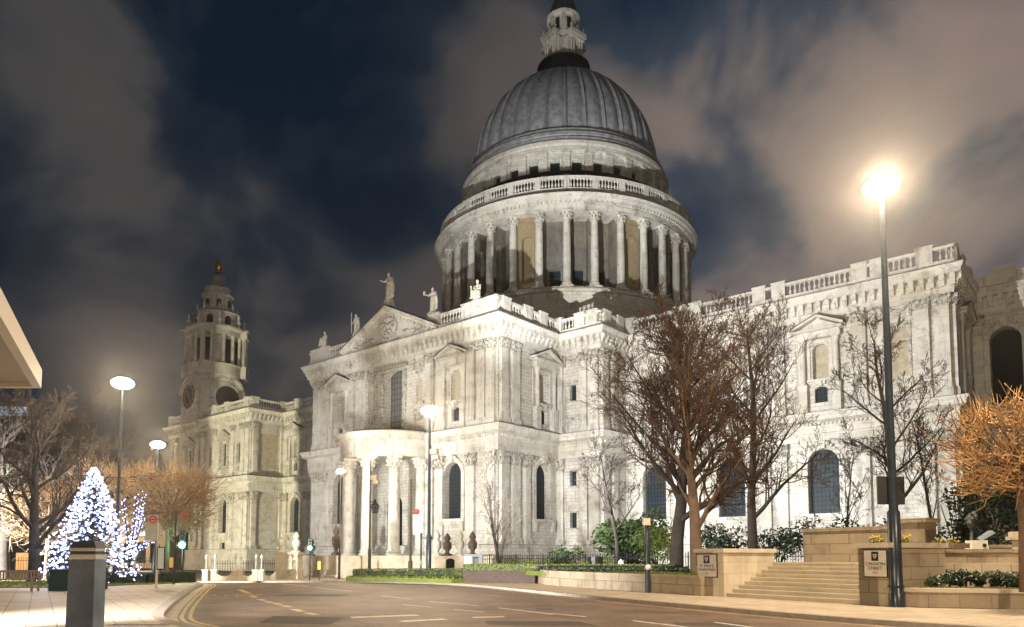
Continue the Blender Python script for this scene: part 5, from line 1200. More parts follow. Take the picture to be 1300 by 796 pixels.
def roundel(name, f, s, z, r, o, label, cat):
    root = empty(name, f(s, o, z), label, cat)
    mb = MB(); mb.add([f(s + r * 1.25 * sx, o - .01, z + r * 1.15 * sz) for sx, sz in ((-1, -1), (1, -1), (1, 1), (-1, 1))] + [f(s + r * 1.25 * sx, o - .03, z + r * 1.15 * sz) for sx, sz in ((-1, -1), (1, -1), (1, 1), (-1, 1))], [(0, 1, 2, 3), (7, 6, 5, 4), (0, 4, 5, 1), (1, 5, 6, 2), (2, 6, 7, 3), (3, 7, 4, 0)]); mb.build('panel', M['grey_panel'], root)
    n = 28; v = [f(s + q_ * math.cos(2 * PI * i / n), o, z + q_ * math.sin(2 * PI * i / n)) for q_ in (r * .62, r) for i in range(n)]
    mb = MB(); mb.add(v, [(i, n + i, n + (i + 1) % n, (i + 1) % n) for i in range(n)]); mb.build('ring', M['redp'], root)
    mb = MB(); mb.box(f, s - r * 1.2, s + r * 1.2, o + .002, o + .006, z - r * .2, z + r * .2); mb.build('bar', M['redp'], root)
roundel('roundel_sign', f, -.25, 3.38, .2, .035, 'red ring and bar roundel on top of the bus stop flag', 'sign')
f2 = adfr(-19.3, 42, 1, 0); rr = f2(0, 0, 0)
ps2 = empty('pole_sign', W(-19.3, 42), 'dark pole behind the bus stop topped by a smaller red sign', 'sign'); mb = MB(); mb.lathe(rr.x, rr.y, [(.06, 0), (.05, 4.2)], 8); mb.build('post', M['black'], ps2)
mb = MB(); mb.add([f2(.45 + .13 * math.cos(2 * PI * i / 20), .02, 3.95 + .13 * math.sin(2 * PI * i / 20)) for i in range(20)] + [f2(.45 + .13 * math.cos(2 * PI * i / 20), -.02, 3.95 + .13 * math.sin(2 * PI * i / 20)) for i in range(20)], [tuple(range(20)), tuple(range(39, 19, -1))]); mb.box(f2, 0, .45, -.01, .01, 3.93, 3.98); mb.build('disc', M['redp'], ps2)
# bench
M['wood'] = mat('weathered_teak', (.30, .235, .16), .8, c2=(.2, .155, .105), nscale=6, bump=.3)
def bench(a, d, label):
    r = empty('park_bench', W(a, d), label, 'bench', 'teak benches on the left pavement'); f = adfr(a, d, 1, .02)
    for s in (-.92, .92):
        mb = MB(); mb.box(f, s - .04, s + .04, .42, .5, 0, .66); mb.box(f, s - .04, s + .04, -.06, .02, 0, .95, top=(0, .0)); mb.box(f, s - .05, s + .05, .0, .56, .62, .67); mb.build('bench_end', M['wood'], r)
    mb = MB()
    for i in range(5): mb.box(f, -.95, .95, .02 + i * .1, .1 + i * .1, .40, .435)
    mb.build('seat', M['wood'], r); mb = MB(); mb.box(f, -.95, .95, -.04, .0, .86, .95); mb.box(f, -.9, .9, -.035, -.005, .50, .56)
    for i in range(13): mb.box(f, -.86 + i * .14, -.80 + i * .14, -.03, -.01, .56, .86)
    mb.build('backrest', M['wood'], r)
bench(-22.75, 33.9, 'teak bench on the left pavement next to the black bin'); bench(-24.8, 33.95, 'teak bench half cut off by the left picture edge')
bin_ = empty('litter_bin', W(-20.9, 34.3), 'dark green black cabinet bin between the bench and the hedge', 'bin'); f = adfr(-20.9, 34.3, 1, 0)
M['dkgreen'] = mat('dark_green_paint', (.01, .03, .028), .4)
mb = MB(); mb.box(f, -.45, .45, -.4, .4, .0, .92, top=(.02, .02)); mb.build('body', M['dkgreen'], bin_); mb = MB(); mb.box(f, -.48, .48, -.43, .43, .921, 1.0, top=(.03, .03)); mb.build('lid', M['dkgreen'], bin_)
# litter bin on the verge by the railings
b2 = empty('litter_bin', W(5.0, 44.0, .74), 'black tapering litter bin in front of the railings', 'bin'); q = W(5.0, 44)
mb = MB(); mb.lathe(q.x, q.y, [(.36, .7), (.40, 1.3), (.46, 1.32), (.47, 1.5), (.36, 1.51)], 12); mb.build('body', M['black'], b2); mb = MB(); mb.lathe(q.x, q.y, [(.1, 1.51), (.46, 1.52), (.46, 1.57), (.05, 1.6)], 12); mb.build('lid', M['steel_black'], b2)
# canopy of the shop at top left
M['soffit'] = mat('cream_soffit', (.52, .50, .47), .6, c2=(.42, .40, .37), nscale=.8); M['fascia'] = mat('pale_fascia', (.62, .56, .48), .4)
cp = empty('canopy', W(-10, 6, 3.9), 'pale sloping edged canopy jutting in at the upper left corner', 'canopy')
pc_ = [(-6.64, 10), (-5.11, 7.01), (-3.5, 3.86), (-5, 0), (-18, 0), (-18, 10)]
mb = MB(); mb.prism([tuple(W(*p))[:2] for p in pc_], 3.99, 4.15); mb.build('soffit', M['soffit'], cp, recalc=True)
edge = [W(*p) for p in ((-18, 10), (-6.64, 10), (-5.11, 7.01), (-3.5, 3.86))]
mb = MB(); mb.sweep([(p.x, p.y) for p in edge], [(0, 3.94), (-.1, 3.94), (-.1, 4.2), (0, 4.2), (0, 3.94)], cap=True); mb.build('fascia', M['fascia'], cp, recalc=True)
mb = MB(); mb.tube([W(-16, 4, 0), W(-16, 4, 4)], .15, 10); mb.build('column', M['fascia'], cp)
# ================================================================ RAILINGS, GATES AND CHURCHYARD PIERS
def railing(name, line, h, label, z=0, sp=.17, group=None, base=None, mat_=None):
    p0 = W(*line[0]); root = empty(name, (p0.x, p0.y, gza(*line[0]) + z), label, 'railings', group); m = mat_ or M['black']; bars = MB(); rails = MB()
    for (a0, d0), (a1, d1) in zip(line, line[1:]):
        A = W(a0, d0, gza(a0, d0) + z); B = W(a1, d1, gza(a1, d1) + z); n = max(1, int((B - A).length / sp))
        for i in range(n):
            p = A.lerp(B, i / n); big = i % 12 == 0; r_ = .045 if big else .02
            hh = h * (1.08 if big else 1); bars.tube([p, p + Vector((0, 0, hh))], r_, 4)
            bars.add([p + Vector((.05, 0, hh)), p + Vector((-.05, 0, hh)), p + Vector((0, 0, hh + .14)), p + Vector((0, .05, hh)), p + Vector((0, -.05, hh))], [(0, 1, 2), (3, 4, 2)])
        for zz in (.12, h * .86): rails.tube([A + Vector((0, 0, zz)), B + Vector((0, 0, zz))], .03, 4)
    bars.build('bars', m, root); rails.build('rail', m, root); return root
M['rail_grey'] = mat('grey_black_iron', (.018, .019, .022), .8, spec=.1)
railing('iron_railings', [(-3.6, 54.8), (3.2, 52.6), (8, 51), (14, 49.5), (20, 48.5)], 1.25, 'long black iron railings in front of the churchyard shrubs', z=.55, mat_=M['rail_grey'])
nb_ = empty('notice_board', W(-3.55, 54.3, .6), 'black framed notice board with white papers at the left end of the railings', 'notice board'); f = adfr(-3.5, 54.2, 1, -.1)
mb = MB(); mb.box(f, -.1, 1.35, -.05, .05, .55, 1.75); mb.build('board', M['black'], nb_); mb = MB(); mb.box(f, .0, .5, .051, .06, .7, 1.6); mb.build('notice', M['white_sheet'], nb_); mb = MB(); mb.box(f, .62, 1.05, .051, .06, .85, 1.55); mb.build('notice', M['glass_grey'], nb_)
for a_, lb in ((-14.8, 'x'),): pass
def urn_pier(a, d, hp, hu, label, m=None, mu=None, group='piers and urns along the podium', base=None, pier=True):
    z = (gza(a, d) if base is None else base); p = W(a, d, z); r = empty('stone_pier' if pier else 'urn', p, label, 'pier' if pier else 'urn', group); f = adfr(a, d, 1, -.3); m = m or M['pale']; mu = mu or M['carve_pale']; x, y, _ = p
    if pier: mb = MB(); mb.box(f, -.55, .55, -.5, .5, z - .2, z + hp - .25); mb.box(f, -.68, .68, -.63, .63, z + hp - .25, z + hp); mb.box(f, -.65, .65, -.6, .6, z - .2, z + .35); mb.build('pier_body', m, r)
    zt = z + hp if pier else z
    mb = MB(); mb.lathe(x, y, [(.5, zt), (.5, zt + .08 * hu), (.22, zt + .12 * hu), (.2, zt + .2 * hu), (.42, zt + .34 * hu), (.46, zt + .5 * hu), (.34, zt + .6 * hu), (.2, zt + .64 * hu), (.3, zt + .7 * hu), (.34, zt + .78 * hu), (.2, zt + .9 * hu), (.03, zt + hu)], 14, mod=lambda a, z: 1 + .08 * math.sin(6 * a + z * 6)); mb.build('finial', mu, r, smooth=60); return r
M['rust_stone'] = mat('rust_stained_iron', (.10, .065, .05), .8, c2=(.05, .035, .03), nscale=3)
urn_pier(-25.8, 82, 2.95, 2.3, 'white stone pier with a flame urn, left one of two by the podium wall'); urn_pier(-23.7, 80.5, 2.9, 2.3, 'white stone pier with a flame urn at the left end of the podium wall')
urn_pier(-21.7, 79.3, 0, 1.9, 'dark rusty finial on the podium wall behind the right green traffic light', mu=M['rust_stone'], base=1.65, pier=False)
urn_pier(-19.2, 80, 0, 3.4, 'tall dark rusty finial on the podium left of the portico columns', mu=M['rust_stone'], base=1.65, pier=False)
def at(u, v, d):
    a = (u - 650) / 930 * d; return a
for u, lb, hu, mu in ((555, 'pale stone urn on the block left of the small crypt door', 2.6, None), (568, 'rusty brown finial above the small crypt door', 2.3, 'r'), (584, 'pale stone urn on the block right of the small crypt door', 2.6, None), (600, 'rusty brown finial right of the crypt door urns', 2.5, 'r')):
    urn_pier(at(u, 0, 74), 74, 0, hu, lb, mu=M['rust_stone'] if mu else None, base=1.62, pier=False)
cb_ = empty('crypt_doorway', W(at(572, 0, 73), 73, -.9), 'pale stone block with a small dark door below the transept window', 'doorway'); f = adfr(at(572, 0, 73.4), 73.4, 1, 0)
mb = MB(); P_ = wall_open(mb, f, -1.6, 4.2, -1.1, 1.45, [(-.45, .42, -.85, 1.35, 2, .4)]); mb.box(f, -1.6, 4.2, -3.0, -.42, -1.1, 1.44); mb.build('block', M['pale'], cb_); pane('door', P_[0], M['void'], cb_)
mb = MB(); mb.box(f, -1.75, 4.3, -3.0, .12, 1.45, 1.62); mb.build('coping', M['pale'], cb_)
# low churchyard wall, gates and railings to the left
cw = [(-38.5, 70), (-33.6, 78)]
poly_wall('churchyard_wall', [(-60, 66), (-44, 70), (-35.3, 73.5)], .95, .4, M['tan'], 'low tan churchyard wall carrying dark railings on the far left', 'wall')
railing('iron_railings', [(-60, 66), (-44, 70), (-35.3, 73.5)], 1.3, 'dark railings on the low wall in front of the chapel', z=.95, sp=.22)
gpos = []
for i, u in enumerate((263, 274, 300, 307, 326, 333)):
    d = 75 + .1 * i; a = at(u, 0, d); gpos.append((a, d)); r = empty('gate_pier', W(a, d, gza(a, d)), 'short white stone gate pier, ' + ['leftmost', 'second from the left', 'third, near the middle', 'fourth, right of the gate arms', 'fifth from the left', 'rightmost'][i] + ' of the churchyard entrance', 'gate pier', 'white piers of the churchyard entrance'); f = adfr(a, d, 1, 0); z = gza(a, d)
    mb = MB(); mb.box(f, -.28, .28, -.28, .28, z, z + 1.0); mb.build('shaft', M['pale'], r); mb = MB(); mb.box(f, -.34, .34, -.34, .34, z + 1.0, z + 1.14); mb.lathe(W(a, d).x, W(a, d).y, [(.05, z + 1.14), (.05, z + 2.2), (.1, z + 2.25), (.16, z + 2.45), (.1, z + 2.6), (.02, z + 2.7)], 8); mb.build('cap', M['carve_pale'], r)
for i, (p, q) in enumerate(((gpos[1], gpos[2]), (gpos[3], gpos[4]), (gpos[5], (at(352, 0, 77), 77)))):
    r = empty('swept_wall', W(*p, gza(*p)), ['left', 'middle', 'right'][i] + ' one of three white walls dipping between the churchyard gate piers', 'wall', 'dipping white walls of the churchyard entrance'); n = 10; g = -.9; mb = MB(); A, B = Vector(p), Vector(q); path = []
    for j in range(n):
        t0, t1 = j / n, (j + 1) / n; a0, b0 = A.lerp(B, t0), A.lerp(B, t1); z0 = g + .45 + .5 * (2 * t0 - 1) ** 2; z1 = g + .45 + .5 * (2 * t1 - 1) ** 2
        P4 = [W(*a0, g - .2), W(*b0, g - .2), W(*b0, z1), W(*a0, z0)]; off = -FW * .25
        mb.add(P4 + [v + off for v in P4], [(3, 2, 1, 0), (4, 5, 6, 7), (3, 7, 6, 2), (0, 1, 5, 4)])
    mb.build('wall_body', M['pale'], r)
    railing('iron_railings', [tuple(A), tuple(B)], 1.6, 'short length of dark railings above the ' + ['left', 'middle', 'right'][i] + ' dipping white wall', z=.35, sp=.25, group='railings of the churchyard entrance')
# ================================================================ TREES
M['bark'] = mat('dark_bark', (.045, .034, .026), .9, c2=(.02, .016, .014), nscale=4, bump=.6)
M['bark_light'] = mat('pale_brown_bark', (.17, .105, .065), .9, c2=(.12, .075, .05), nscale=3, bump=.6)
M['twig'] = mat('reddish_twigs', (.085, .042, .026), .9, c2=(.03, .018, .014), nscale=1.2)
M['twig_grey'] = mat('grey_twigs', (.10, .085, .07), .9)
M['twig_dark'] = mat('dark_twigs', (.035, .026, .022), .9)
M['twig_orange'] = mat('orange_twigs', (.56, .35, .15), .8, c2=(.20, .10, .04), nscale=1.5)
M['twig_tan'] = mat('tan_twigs', (.42, .29, .15), .8, c2=(.16, .10, .06), nscale=1.5)
def bare_tree(loc, H, spread, label, seed, trunk_r=.25, limbs=11, sub=(7, 6, 4), fork=.2, upright=.5, bark='bark', twig='twig', lean=(0, 0), group='bare trees in the churchyard', twigfrac=1.0, cat='tree', name='bare_tree', min_r=.011, trunkbend=.05, lowest=.22, limbspread=None):
    rnd = random.Random(seed); r = empty(name, loc, label, cat, group); big = MB(); small = MB()
    UP = Vector((0, 0, 1))
    def rv(k): return Vector((rnd.uniform(-k, k), rnd.uniform(-k, k), rnd.uniform(-k, k)))
    def grow(p, d, ln, rad, level, up):
        n = (7, 6, 5, 4, 3)[level]; pts = [p]; q = p.copy(); dd = d.normalized()
        for i in range(n):
            dd = (dd + rv((.10, .16, .22, .28, .3)[level]) + UP * up * (.12 if level else 0)).normalized(); q = q + dd * ln / n; pts.append(q.copy())
        rads = [max(min_r, rad * (1 - .82 * i / n)) for i in range(n + 1)]
        (big if level < 2 else small).tube(pts, rads, (9, 6, 4, 3, 3)[level], cap=False)
        if level < 4 and level <= len(sub):
            cnt = limbs if level == 0 else sub[level - 1]
            t_lo = lowest if level == 0 else .15
            for j in range(cnt):
                t = t_lo + (1 - t_lo) * (j + rnd.uniform(.1, .9)) / cnt; f_ = t * n; i0 = min(int(f_), n - 1); b = pts[i0].lerp(pts[i0 + 1], f_ - i0)
                loc_d = (pts[i0 + 1] - pts[i0]).normalized(); side = loc_d.cross(rv(1)).normalized()
                if level == 0:
                    az = 2.4 * j + rnd.uniform(-.4, .4); side = Vector((math.cos(az), math.sin(az), 0))
                    L_ = spread * (1.15 - .75 * t) * rnd.uniform(.75, 1.1); nd = side * (1 - upright * .75) + UP * (upright + .55 * t)
                else:
                    L_ = ln * rnd.uniform(.32, .55) * (1.15 - .4 * t); nd = loc_d * .75 + side * .75 + UP * .12
                grow(b, nd, L_, rads[i0] * (.55 if level else .5) + .0, level + 1, up)
    grow(Vector(loc), UP + Vector((lean[0], lean[1], 0)), H, trunk_r, 0, upright)
    big.build('trunk', M[bark], r, smooth=60); small.build('crown', M[twig], r); return r
T = lambda u, d, z=0: W(at(u, 0, d), d, z)
bare_tree(T(884, 37, .7), 11.3, 6.9, 'large bare tree with a pale brown forked trunk left of the steps', 11, .34, 15, (11, 8, 6), bark='bark_light', twig='twig', upright=.55, lean=(-.03, .02), lowest=.18)
bare_tree(T(858, 42, .7), 13.6, 8.0, 'big dark trunked bare tree just left of the pale forked one', 5, .42, 16, (11, 8, 6), twig='twig', upright=.35, lowest=.2)
bare_tree(T(956, 46, .7), 15.4, 6.6, 'bare tree with a straight dark trunk rising behind the left sign pier', 8, .34, 17, (10, 8, 5), upright=.45, lowest=.2)
bare_tree(T(1141, 41, 1.2), 12.6, 5.0, 'slender bare tree right behind the tallest street lamp', 21, .26, 15, (8, 6, 5), twig='twig_dark', upright=.35, lowest=.22)
bare_tree(T(636, 58, -.4), 9.3, 4.2, 'small many stemmed bare tree against the transept corner', 31, .16, 12, (7, 5, 3), bark='bark', twig='twig_grey', upright=.85, lowest=.1)
bare_tree(T(1075, 47, .7), 7.5, 3.2, 'thin bare sapling beside the tall arched choir window', 41, .1, 10, (6, 4, 3), twig='twig_dark', upright=.7)
bare_tree(T(1188, 42, 1.2), 8.5, 3.0, 'thin bare sapling near the choir corner, right of the tallest lamp', 43, .12, 10, (6, 4, 3), twig='twig_dark', upright=.8)
bare_tree(T(785, 52, .2), 9.0, 4.2, 'half hidden bare tree over the evergreen bush', 47, .2, 12, (7, 5, 4), twig='twig_dark', upright=.35, lowest=.35)
# left side
bare_tree(T(46, 43, .05), 9.5, 6.5, 'bare tree with low forking limbs behind the teak benches', 51, .35, 13, (8, 6, 4), twig='twig_dark', upright=.35, lowest=.15, group='bare trees at the left')
bare_tree(T(8, 52, .05), 12.0, 7.0, 'tall dark bare tree at the left picture edge', 52, .4, 14, (8, 6, 4), twig='twig_dark', upright=.45, group='bare trees at the left')
bare_tree(T(75, 70, -.8), 15.0, 8.5, 'tall dark bare tree behind the Christmas tree', 53, .4, 15, (8, 6, 4), twig='twig_dark', upright=.5, group='bare trees at the left')
bare_tree(T(128, 84, -.9), 15.5, 8.0, 'farthest dark bare tree left of the two tall lamps', 54, .4, 15, (8, 6, 4), twig='twig_dark', upright=.5, group='bare trees at the left')
# pollarded, tightly clipped trees
def pollard(loc, Ht, box, label, seed, n=1500, ln=.9, m='twig_orange', trunk_r=.16, group='pollarded street trees', tuft=None):
    """a straight trunk and a clipped block of interlaced twigs; box = half sizes"""
    rnd = random.Random(seed); r = empty('pollard_tree', loc, label, 'tree', group); L0 = Vector(loc); b = MB(); c0 = L0 + Vector((0, 0, Ht))
    b.tube([L0, L0 + Vector((.05, 0, Ht * .5)), L0 + Vector((0, 0, Ht - box[2] * .4)), c0 + Vector((0, 0, box[2] * .5))], [trunk_r, trunk_r * .85, trunk_r * .7, .06], 9)
    for i in range(22):
        t = rnd.uniform(0, 2 * PI); e_ = Vector((math.cos(t) * box[0] * .85, math.sin(t) * box[1] * .85, rnd.uniform(-.6, .8) * box[2])); e0 = L0 + Vector((0, 0, Ht - box[2] * rnd.uniform(.1, .9)))
        b.tube([e0, e0.lerp(c0 + e_, .5) + Vector((0, 0, rnd.uniform(-.2, .3))), c0 + e_], [.07, .05, .03], 5)
    b.build('trunk', M['bark_light'], r, smooth=60)
    s = MB()
    for i in range(n):
        # points biased to the outside of the clipped block
        v = Vector((rnd.uniform(-1, 1), rnd.uniform(-1, 1), rnd.uniform(-1, 1))); k = max(abs(v.x), abs(v.y), abs(v.z)); v = v / k * (rnd.uniform(.25, 1) ** .45); 
        if noise.noise(v * 2.0 + Vector((seed, 0, 0))) < -.14: continue
        v *= 1 - .16 * (noise.noise(v * 2.5) + .3)
        v.x *= 1 - .22 * abs(v.z) ** 3; v.y *= 1 - .22 * abs(v.z) ** 3
        p = c0 + Vector((v.x * box[0], v.y * box[1], v.z * box[2])); d = (Vector((v.x, v.y, v.z * .6)) * .7 + Vector((rnd.uniform(-1, 1), rnd.uniform(-1, 1), rnd.uniform(-.5, 1.1)))).normalized(); L_ = ln * rnd.uniform(.3, 1.0) * (1.7 if rnd.random() < .12 else 1)
        q = p + d * L_ * .5 + Vector((rnd.uniform(-.1, .1), rnd.uniform(-.1, .1), rnd.uniform(-.02, .12))); e_ = q + (d + Vector((0, 0, .5))).normalized() * L_ * .5
        s.tube([p, q, e_], [.022, .015, .007], 3, cap=False)
    s.build('crown', M[m], r); return r
pollard(T(1297, 21.5, .55), 4.2, (1.6, 1.4, 1.3), 'clipped orange lit pollard tree at the right picture edge', 61, 1700, .85, trunk_r=.15)
pollard(T(1392, 21.0, .55), 4.2, (1.5, 1.4, 1.3), 'next clipped orange pollard, mostly beyond the right edge', 62, 1200, .75)
pollard(T(212, 47, 0), 5.0, (2.3, 2.3, 1.9), 'orange lit pollard tree between the Christmas tree and the chapel', 63, 2600, 1.5, m='twig_tan', trunk_r=.2)
pollard(T(62, 47, 0), 4.2, (2.3, 2.3, 1.7), 'brownish clipped tree just left of the Christmas tree', 64, 2000, 1.3, m='twig_tan', trunk_r=.2)
pollard(T(145, 52, 0), 5.8, (2.6, 2.4, 1.9), 'orange lit pollard tree peeping over the Christmas tree', 65, 1800, 1.4, m='twig_tan', trunk_r=.2)
# ================================================================ EVERGREENS, SHRUBS, HEDGES
M['leaf'] = mat('evergreen_leaves', (.045, .075, .018), .45, c2=(.014, .028, .010), nscale=1.6); M['leaf2'] = mat('yellow_green_leaves', (.14, .17, .035), .5, c2=(.05, .075, .02), nscale=1.8)
M['leaf_dark'] = mat('dark_leaves', (.02, .04, .018), .5, c2=(.008, .018, .01), nscale=2); M['hedge_lime'] = mat('lime_hedge', (.20, .24, .04), .7, c2=(.10, .13, .03), nscale=2); M['ivy'] = mat('ivy_leaves', (.06, .095, .04), .4, c2=(.02, .035, .015), nscale=4)
M['straw'] = mat('dry_ground_cover', (.38, .34, .16), .9, c2=(.2, .17, .07), nscale=3)
M['flower'] = mat('yellow_flowers', (.75, .5, .04), .6)
def leaf_cloud(c, rad, n, size, rnd, mb, bumpy=.35):
    for i in range(n):
        v = Vector((rnd.gauss(0, 1), rnd.gauss(0, 1), rnd.gauss(0, 1))).normalized() * rnd.uniform(.15, 1) ** .4; v *= 1 + bumpy * noise.noise(v * 2.2 + Vector(c) * .3)
        if noise.noise(v * 3.1 + Vector(c)) < -.22: continue
        p = Vector(c) + Vector((v.x * rad[0], v.y * rad[1], v.z * rad[2])); a = Vector((rnd.gauss(0, 1), rnd.gauss(0, 1), rnd.gauss(0, .7))).normalized(); b = a.orthogonal().normalized(); s = size * rnd.uniform(.6, 1.3)
        mb.add([p - a * s, p + b * s * .45, p + a * s, p - b * s * .45], [(0, 1, 2, 3)])
def bush(loc, rad, label, seed, n=1800, size=.09, m='leaf', group=None, clumps=7, name='shrub', stems=9, cat='shrub'):
    rnd = random.Random(seed); r = empty(name, loc, label, cat, group); L0 = Vector(loc); st_ = MB(); lf = MB()
    for i in range(stems):
        t = rnd.uniform(0, 2 * PI); e_ = L0 + Vector((math.cos(t) * rad[0] * .7, math.sin(t) * rad[1] * .7, rad[2] * rnd.uniform(1, 1.8))); st_.tube([L0 + Vector((math.cos(t) * .15, math.sin(t) * .15, 0)), L0.lerp(e_, .5) + Vector((0, 0, .15)), e_], [.04, .03, .012], 4, cap=False)
    for k in range(clumps):
        c = L0 + Vector((rnd.uniform(-.6, .6) * rad[0], rnd.uniform(-.6, .6) * rad[1], rad[2] * rnd.uniform(.55, 1.5))); leaf_cloud(c, [q * rnd.uniform(.35, .6) for q in rad], n // clumps, size, rnd, lf)
    st_.build('stem', M['bark'], r); lf.build('foliage', M[m], r); return r
bush(T(800, 53, .2), (2.7, 2.0, 2.4), 'tall bright green evergreen over the railings left of the big trees', 71, 5200, .17, 'leaf', name='evergreen_tree', cat='tree', clumps=13, stems=12)
bush(T(835, 47, .7), (1.7, 1.3, 1.5), 'yellowish twiggy shrub behind the slim post', 72, 2000, .1, 'leaf2', clumps=8, group='churchyard shrubs')
bush(T(715, 59, -.2), (1.6, 1.3, 1.35), 'rounded dark green shrub below the small bastion windows', 73, 2000, .12, 'leaf', clumps=8, group='churchyard shrubs')
bush(T(672, 59, -.3), (2.6, 1.3, .95), 'low spreading olive shrub at the transept corner', 74, 2200, .1, 'leaf2', clumps=9, group='churchyard shrubs')
bush(T(760, 57, 0), (1.7, 1.3, 1.0), 'low olive shrub left of the evergreen tree', 75, 1500, .1, 'leaf2', clumps=7, group='churchyard shrubs')
bush(T(920, 50, .7), (2.4, 1.5, 1.7), 'dark shrub between the two big trunks behind the steps pier', 76, 2600, .12, 'leaf_dark', clumps=9, group='churchyard shrubs')
bush(T(985, 49, .7), (2.0, 1.5, 1.5), 'dark shrub behind the head of the steps', 77, 2000, .12, 'leaf_dark', clumps=8, group='churchyard shrubs')
bush(T(1045, 47, 1.0), (2.2, 1.5, 1.7), 'dark shrub under the tall arched choir window', 78, 2200, .12, 'leaf_dark', clumps=8, group='churchyard shrubs')
bush(T(1100, 44, 1.2), (1.8, 1.5, 1.4), 'dark shrub behind the right sign pier', 79, 1800, .12, 'leaf_dark', clumps=8, group='churchyard shrubs')
bush(T(1215, 40, 1.2), (1.8, 1.5, 2.3), 'dark bushy shrub at the choir corner', 80, 1800, .14, 'leaf_dark', clumps=8, group='churchyard shrubs')
bush(T(1270, 37, 1.2), (2.6, 1.5, 2.6), 'black shrub mass put in for the shade below the apse, behind the white statue plinth', 81, 3000, .14, 'leaf_dark', clumps=10, group='churchyard shrubs')  # dark leaves stand in for the shadow at the apse foot
for i, (u, d) in enumerate(((1172, 24.2), (1196, 24.3), (1222, 24.0), (1250, 23.8), (1276, 23.4), (1300, 23.0))):
    bush(T(u, d, .52), (.62, .42, .34), 'glossy ivy clump in the right planter, ' + ['first from the sign pier', 'second from the sign pier', 'below the white plinth', 'right of the white plinth', 'left of the pollard trunk', 'at the pollard trunk'][i], 90 + i, 1300, .06, 'ivy', clumps=5, stems=4, group='ivy clumps in the right planter', name='ivy_clump', cat='ivy')
rnd = random.Random(5); mb = MB()
for i in range(5200):
    a = rnd.uniform(12.7, 20); lo = 23.1 - (a - 12.7) * .29; p = W(a, lo + rnd.uniform(.1, 1.0), .52); s = rnd.uniform(.02, .06); t = rnd.uniform(0, PI); q = Vector((math.cos(t), math.sin(t), 0)) * s
    mb.add([p - q, p + q, p + Vector((rnd.uniform(-.03, .03), rnd.uniform(-.03, .03), s * 2.2))], [(0, 1, 2)])
tag(mb.build('ground_cover', M['straw']), 'straw coloured low ground cover along the edge of the right planter', None, None, 'stuff')
for i, (u, d, z) in enumerate(((1112, 26.2, 2.0), (1146, 26.2, 2.0), (1192, 26.6, 1.95), (1210, 26.6, 1.95))):
    r = empty('flower_clump', T(u, d, z), ['yellow flower clump on the right pier left of the lamp pole', 'yellow flower clump just right of the lamp pole', 'small dull flower clump above the end of the curved wall', 'last dull flower clump at the end of the curved wall'][i], 'flowers', 'flower clumps on the right pier'); L0 = T(u, d, z); lf = MB(); fl = MB(); leaf_cloud(L0 + Vector((0, 0, .12)), (.26, .2, .16), 260, .04, rnd, lf); lf.build('foliage', M['leaf2'], r)
    for k in range(26 if i < 2 else 8): v = Vector((rnd.uniform(-.22, .22), rnd.uniform(-.16, .16), rnd.uniform(.12, .34))); fl.ball(L0 + v, .035, 5, 4)
    fl.build('blossom', M['flower'], r)
def hedge(name, line, h, w_, z, label, m, seed, dens=420, size=.05, group=None, cat='hedge'):
    rnd = random.Random(seed); p0 = W(*line[0]); r = empty(name, (p0.x, p0.y, gza(*line[0]) + z), label, cat, group); lf = MB(); core = MB()
    for (a0, d0), (a1, d1) in zip(line, line[1:]):
        A = W(a0, d0, gza(a0, d0) + z); B = W(a1, d1, gza(a1, d1) + z); t = (B - A); ln = t.length; t.normalize(); n = Vector((t.y, -t.x, 0))
        fr = Fr((A.x, A.y), (t.x, t.y)); core.box(fr, 0, ln, -w_ / 2 * .85, w_ / 2 * .85, A.z - .1, A.z + h * .9)
        for i in range(int(ln * dens)):
            s = rnd.uniform(0, ln); face = rnd.random(); o = rnd.uniform(-w_ / 2, w_ / 2); zz = rnd.uniform(0, h)
            if face < .5: zz = h * (1 + .07 * noise.noise(Vector((s * 2, o, seed))))
            elif face < .85: o = w_ / 2
            else: o = -w_ / 2
            p = A + t * s + n * o + Vector((0, 0, zz)); a = Vector((rnd.gauss(0, 1), rnd.gauss(0, 1), rnd.gauss(0, 1))).normalized(); b = a.orthogonal(); q = size * rnd.uniform(.6, 1.4)
            lf.add([p - a * q, p + b * q * .5, p + a * q, p - b * q * .5], [(0, 1, 2, 3)])
    core.build('core', M['leaf_dark'], r); lf.build('foliage', M[m], r); return r
hedge('clipped_hedge', [(-2.9, 45.4), (1.5, 44.2), (6.0, 43.0), (9.2, 41.5)], .38, .9, .72, 'long low lime green hedge in front of the railings', 'hedge_lime', 1)
hedge('clipped_hedge', [(-10.8, 50.8), (-6.6, 49.0), (-2.8, 47.3)], .55, .8, .25, 'clipped green hedge on the verge at the foot of the podium', 'leaf2', 2)
hedge('clipped_hedge', [(1.5, 42.6), (5.2, 41.4), (9.5, 39.6)], .26, .7, .74, 'low dark hedge along the top of the retaining wall', 'leaf_dark', 3)
hedge('clipped_hedge', [(-26.0, 41.3), (-21.3, 42.9), (-19.6, 45.2)], .55, .7, .06, 'low clipped green hedge at the foot of the Christmas tree', 'leaf', 4)
hedge('clipped_hedge', [(-20.3, 34.6), (-19.9, 35.8)], .95, .7, .0, 'square clipped bush end right of the black bin', 'leaf', 6)
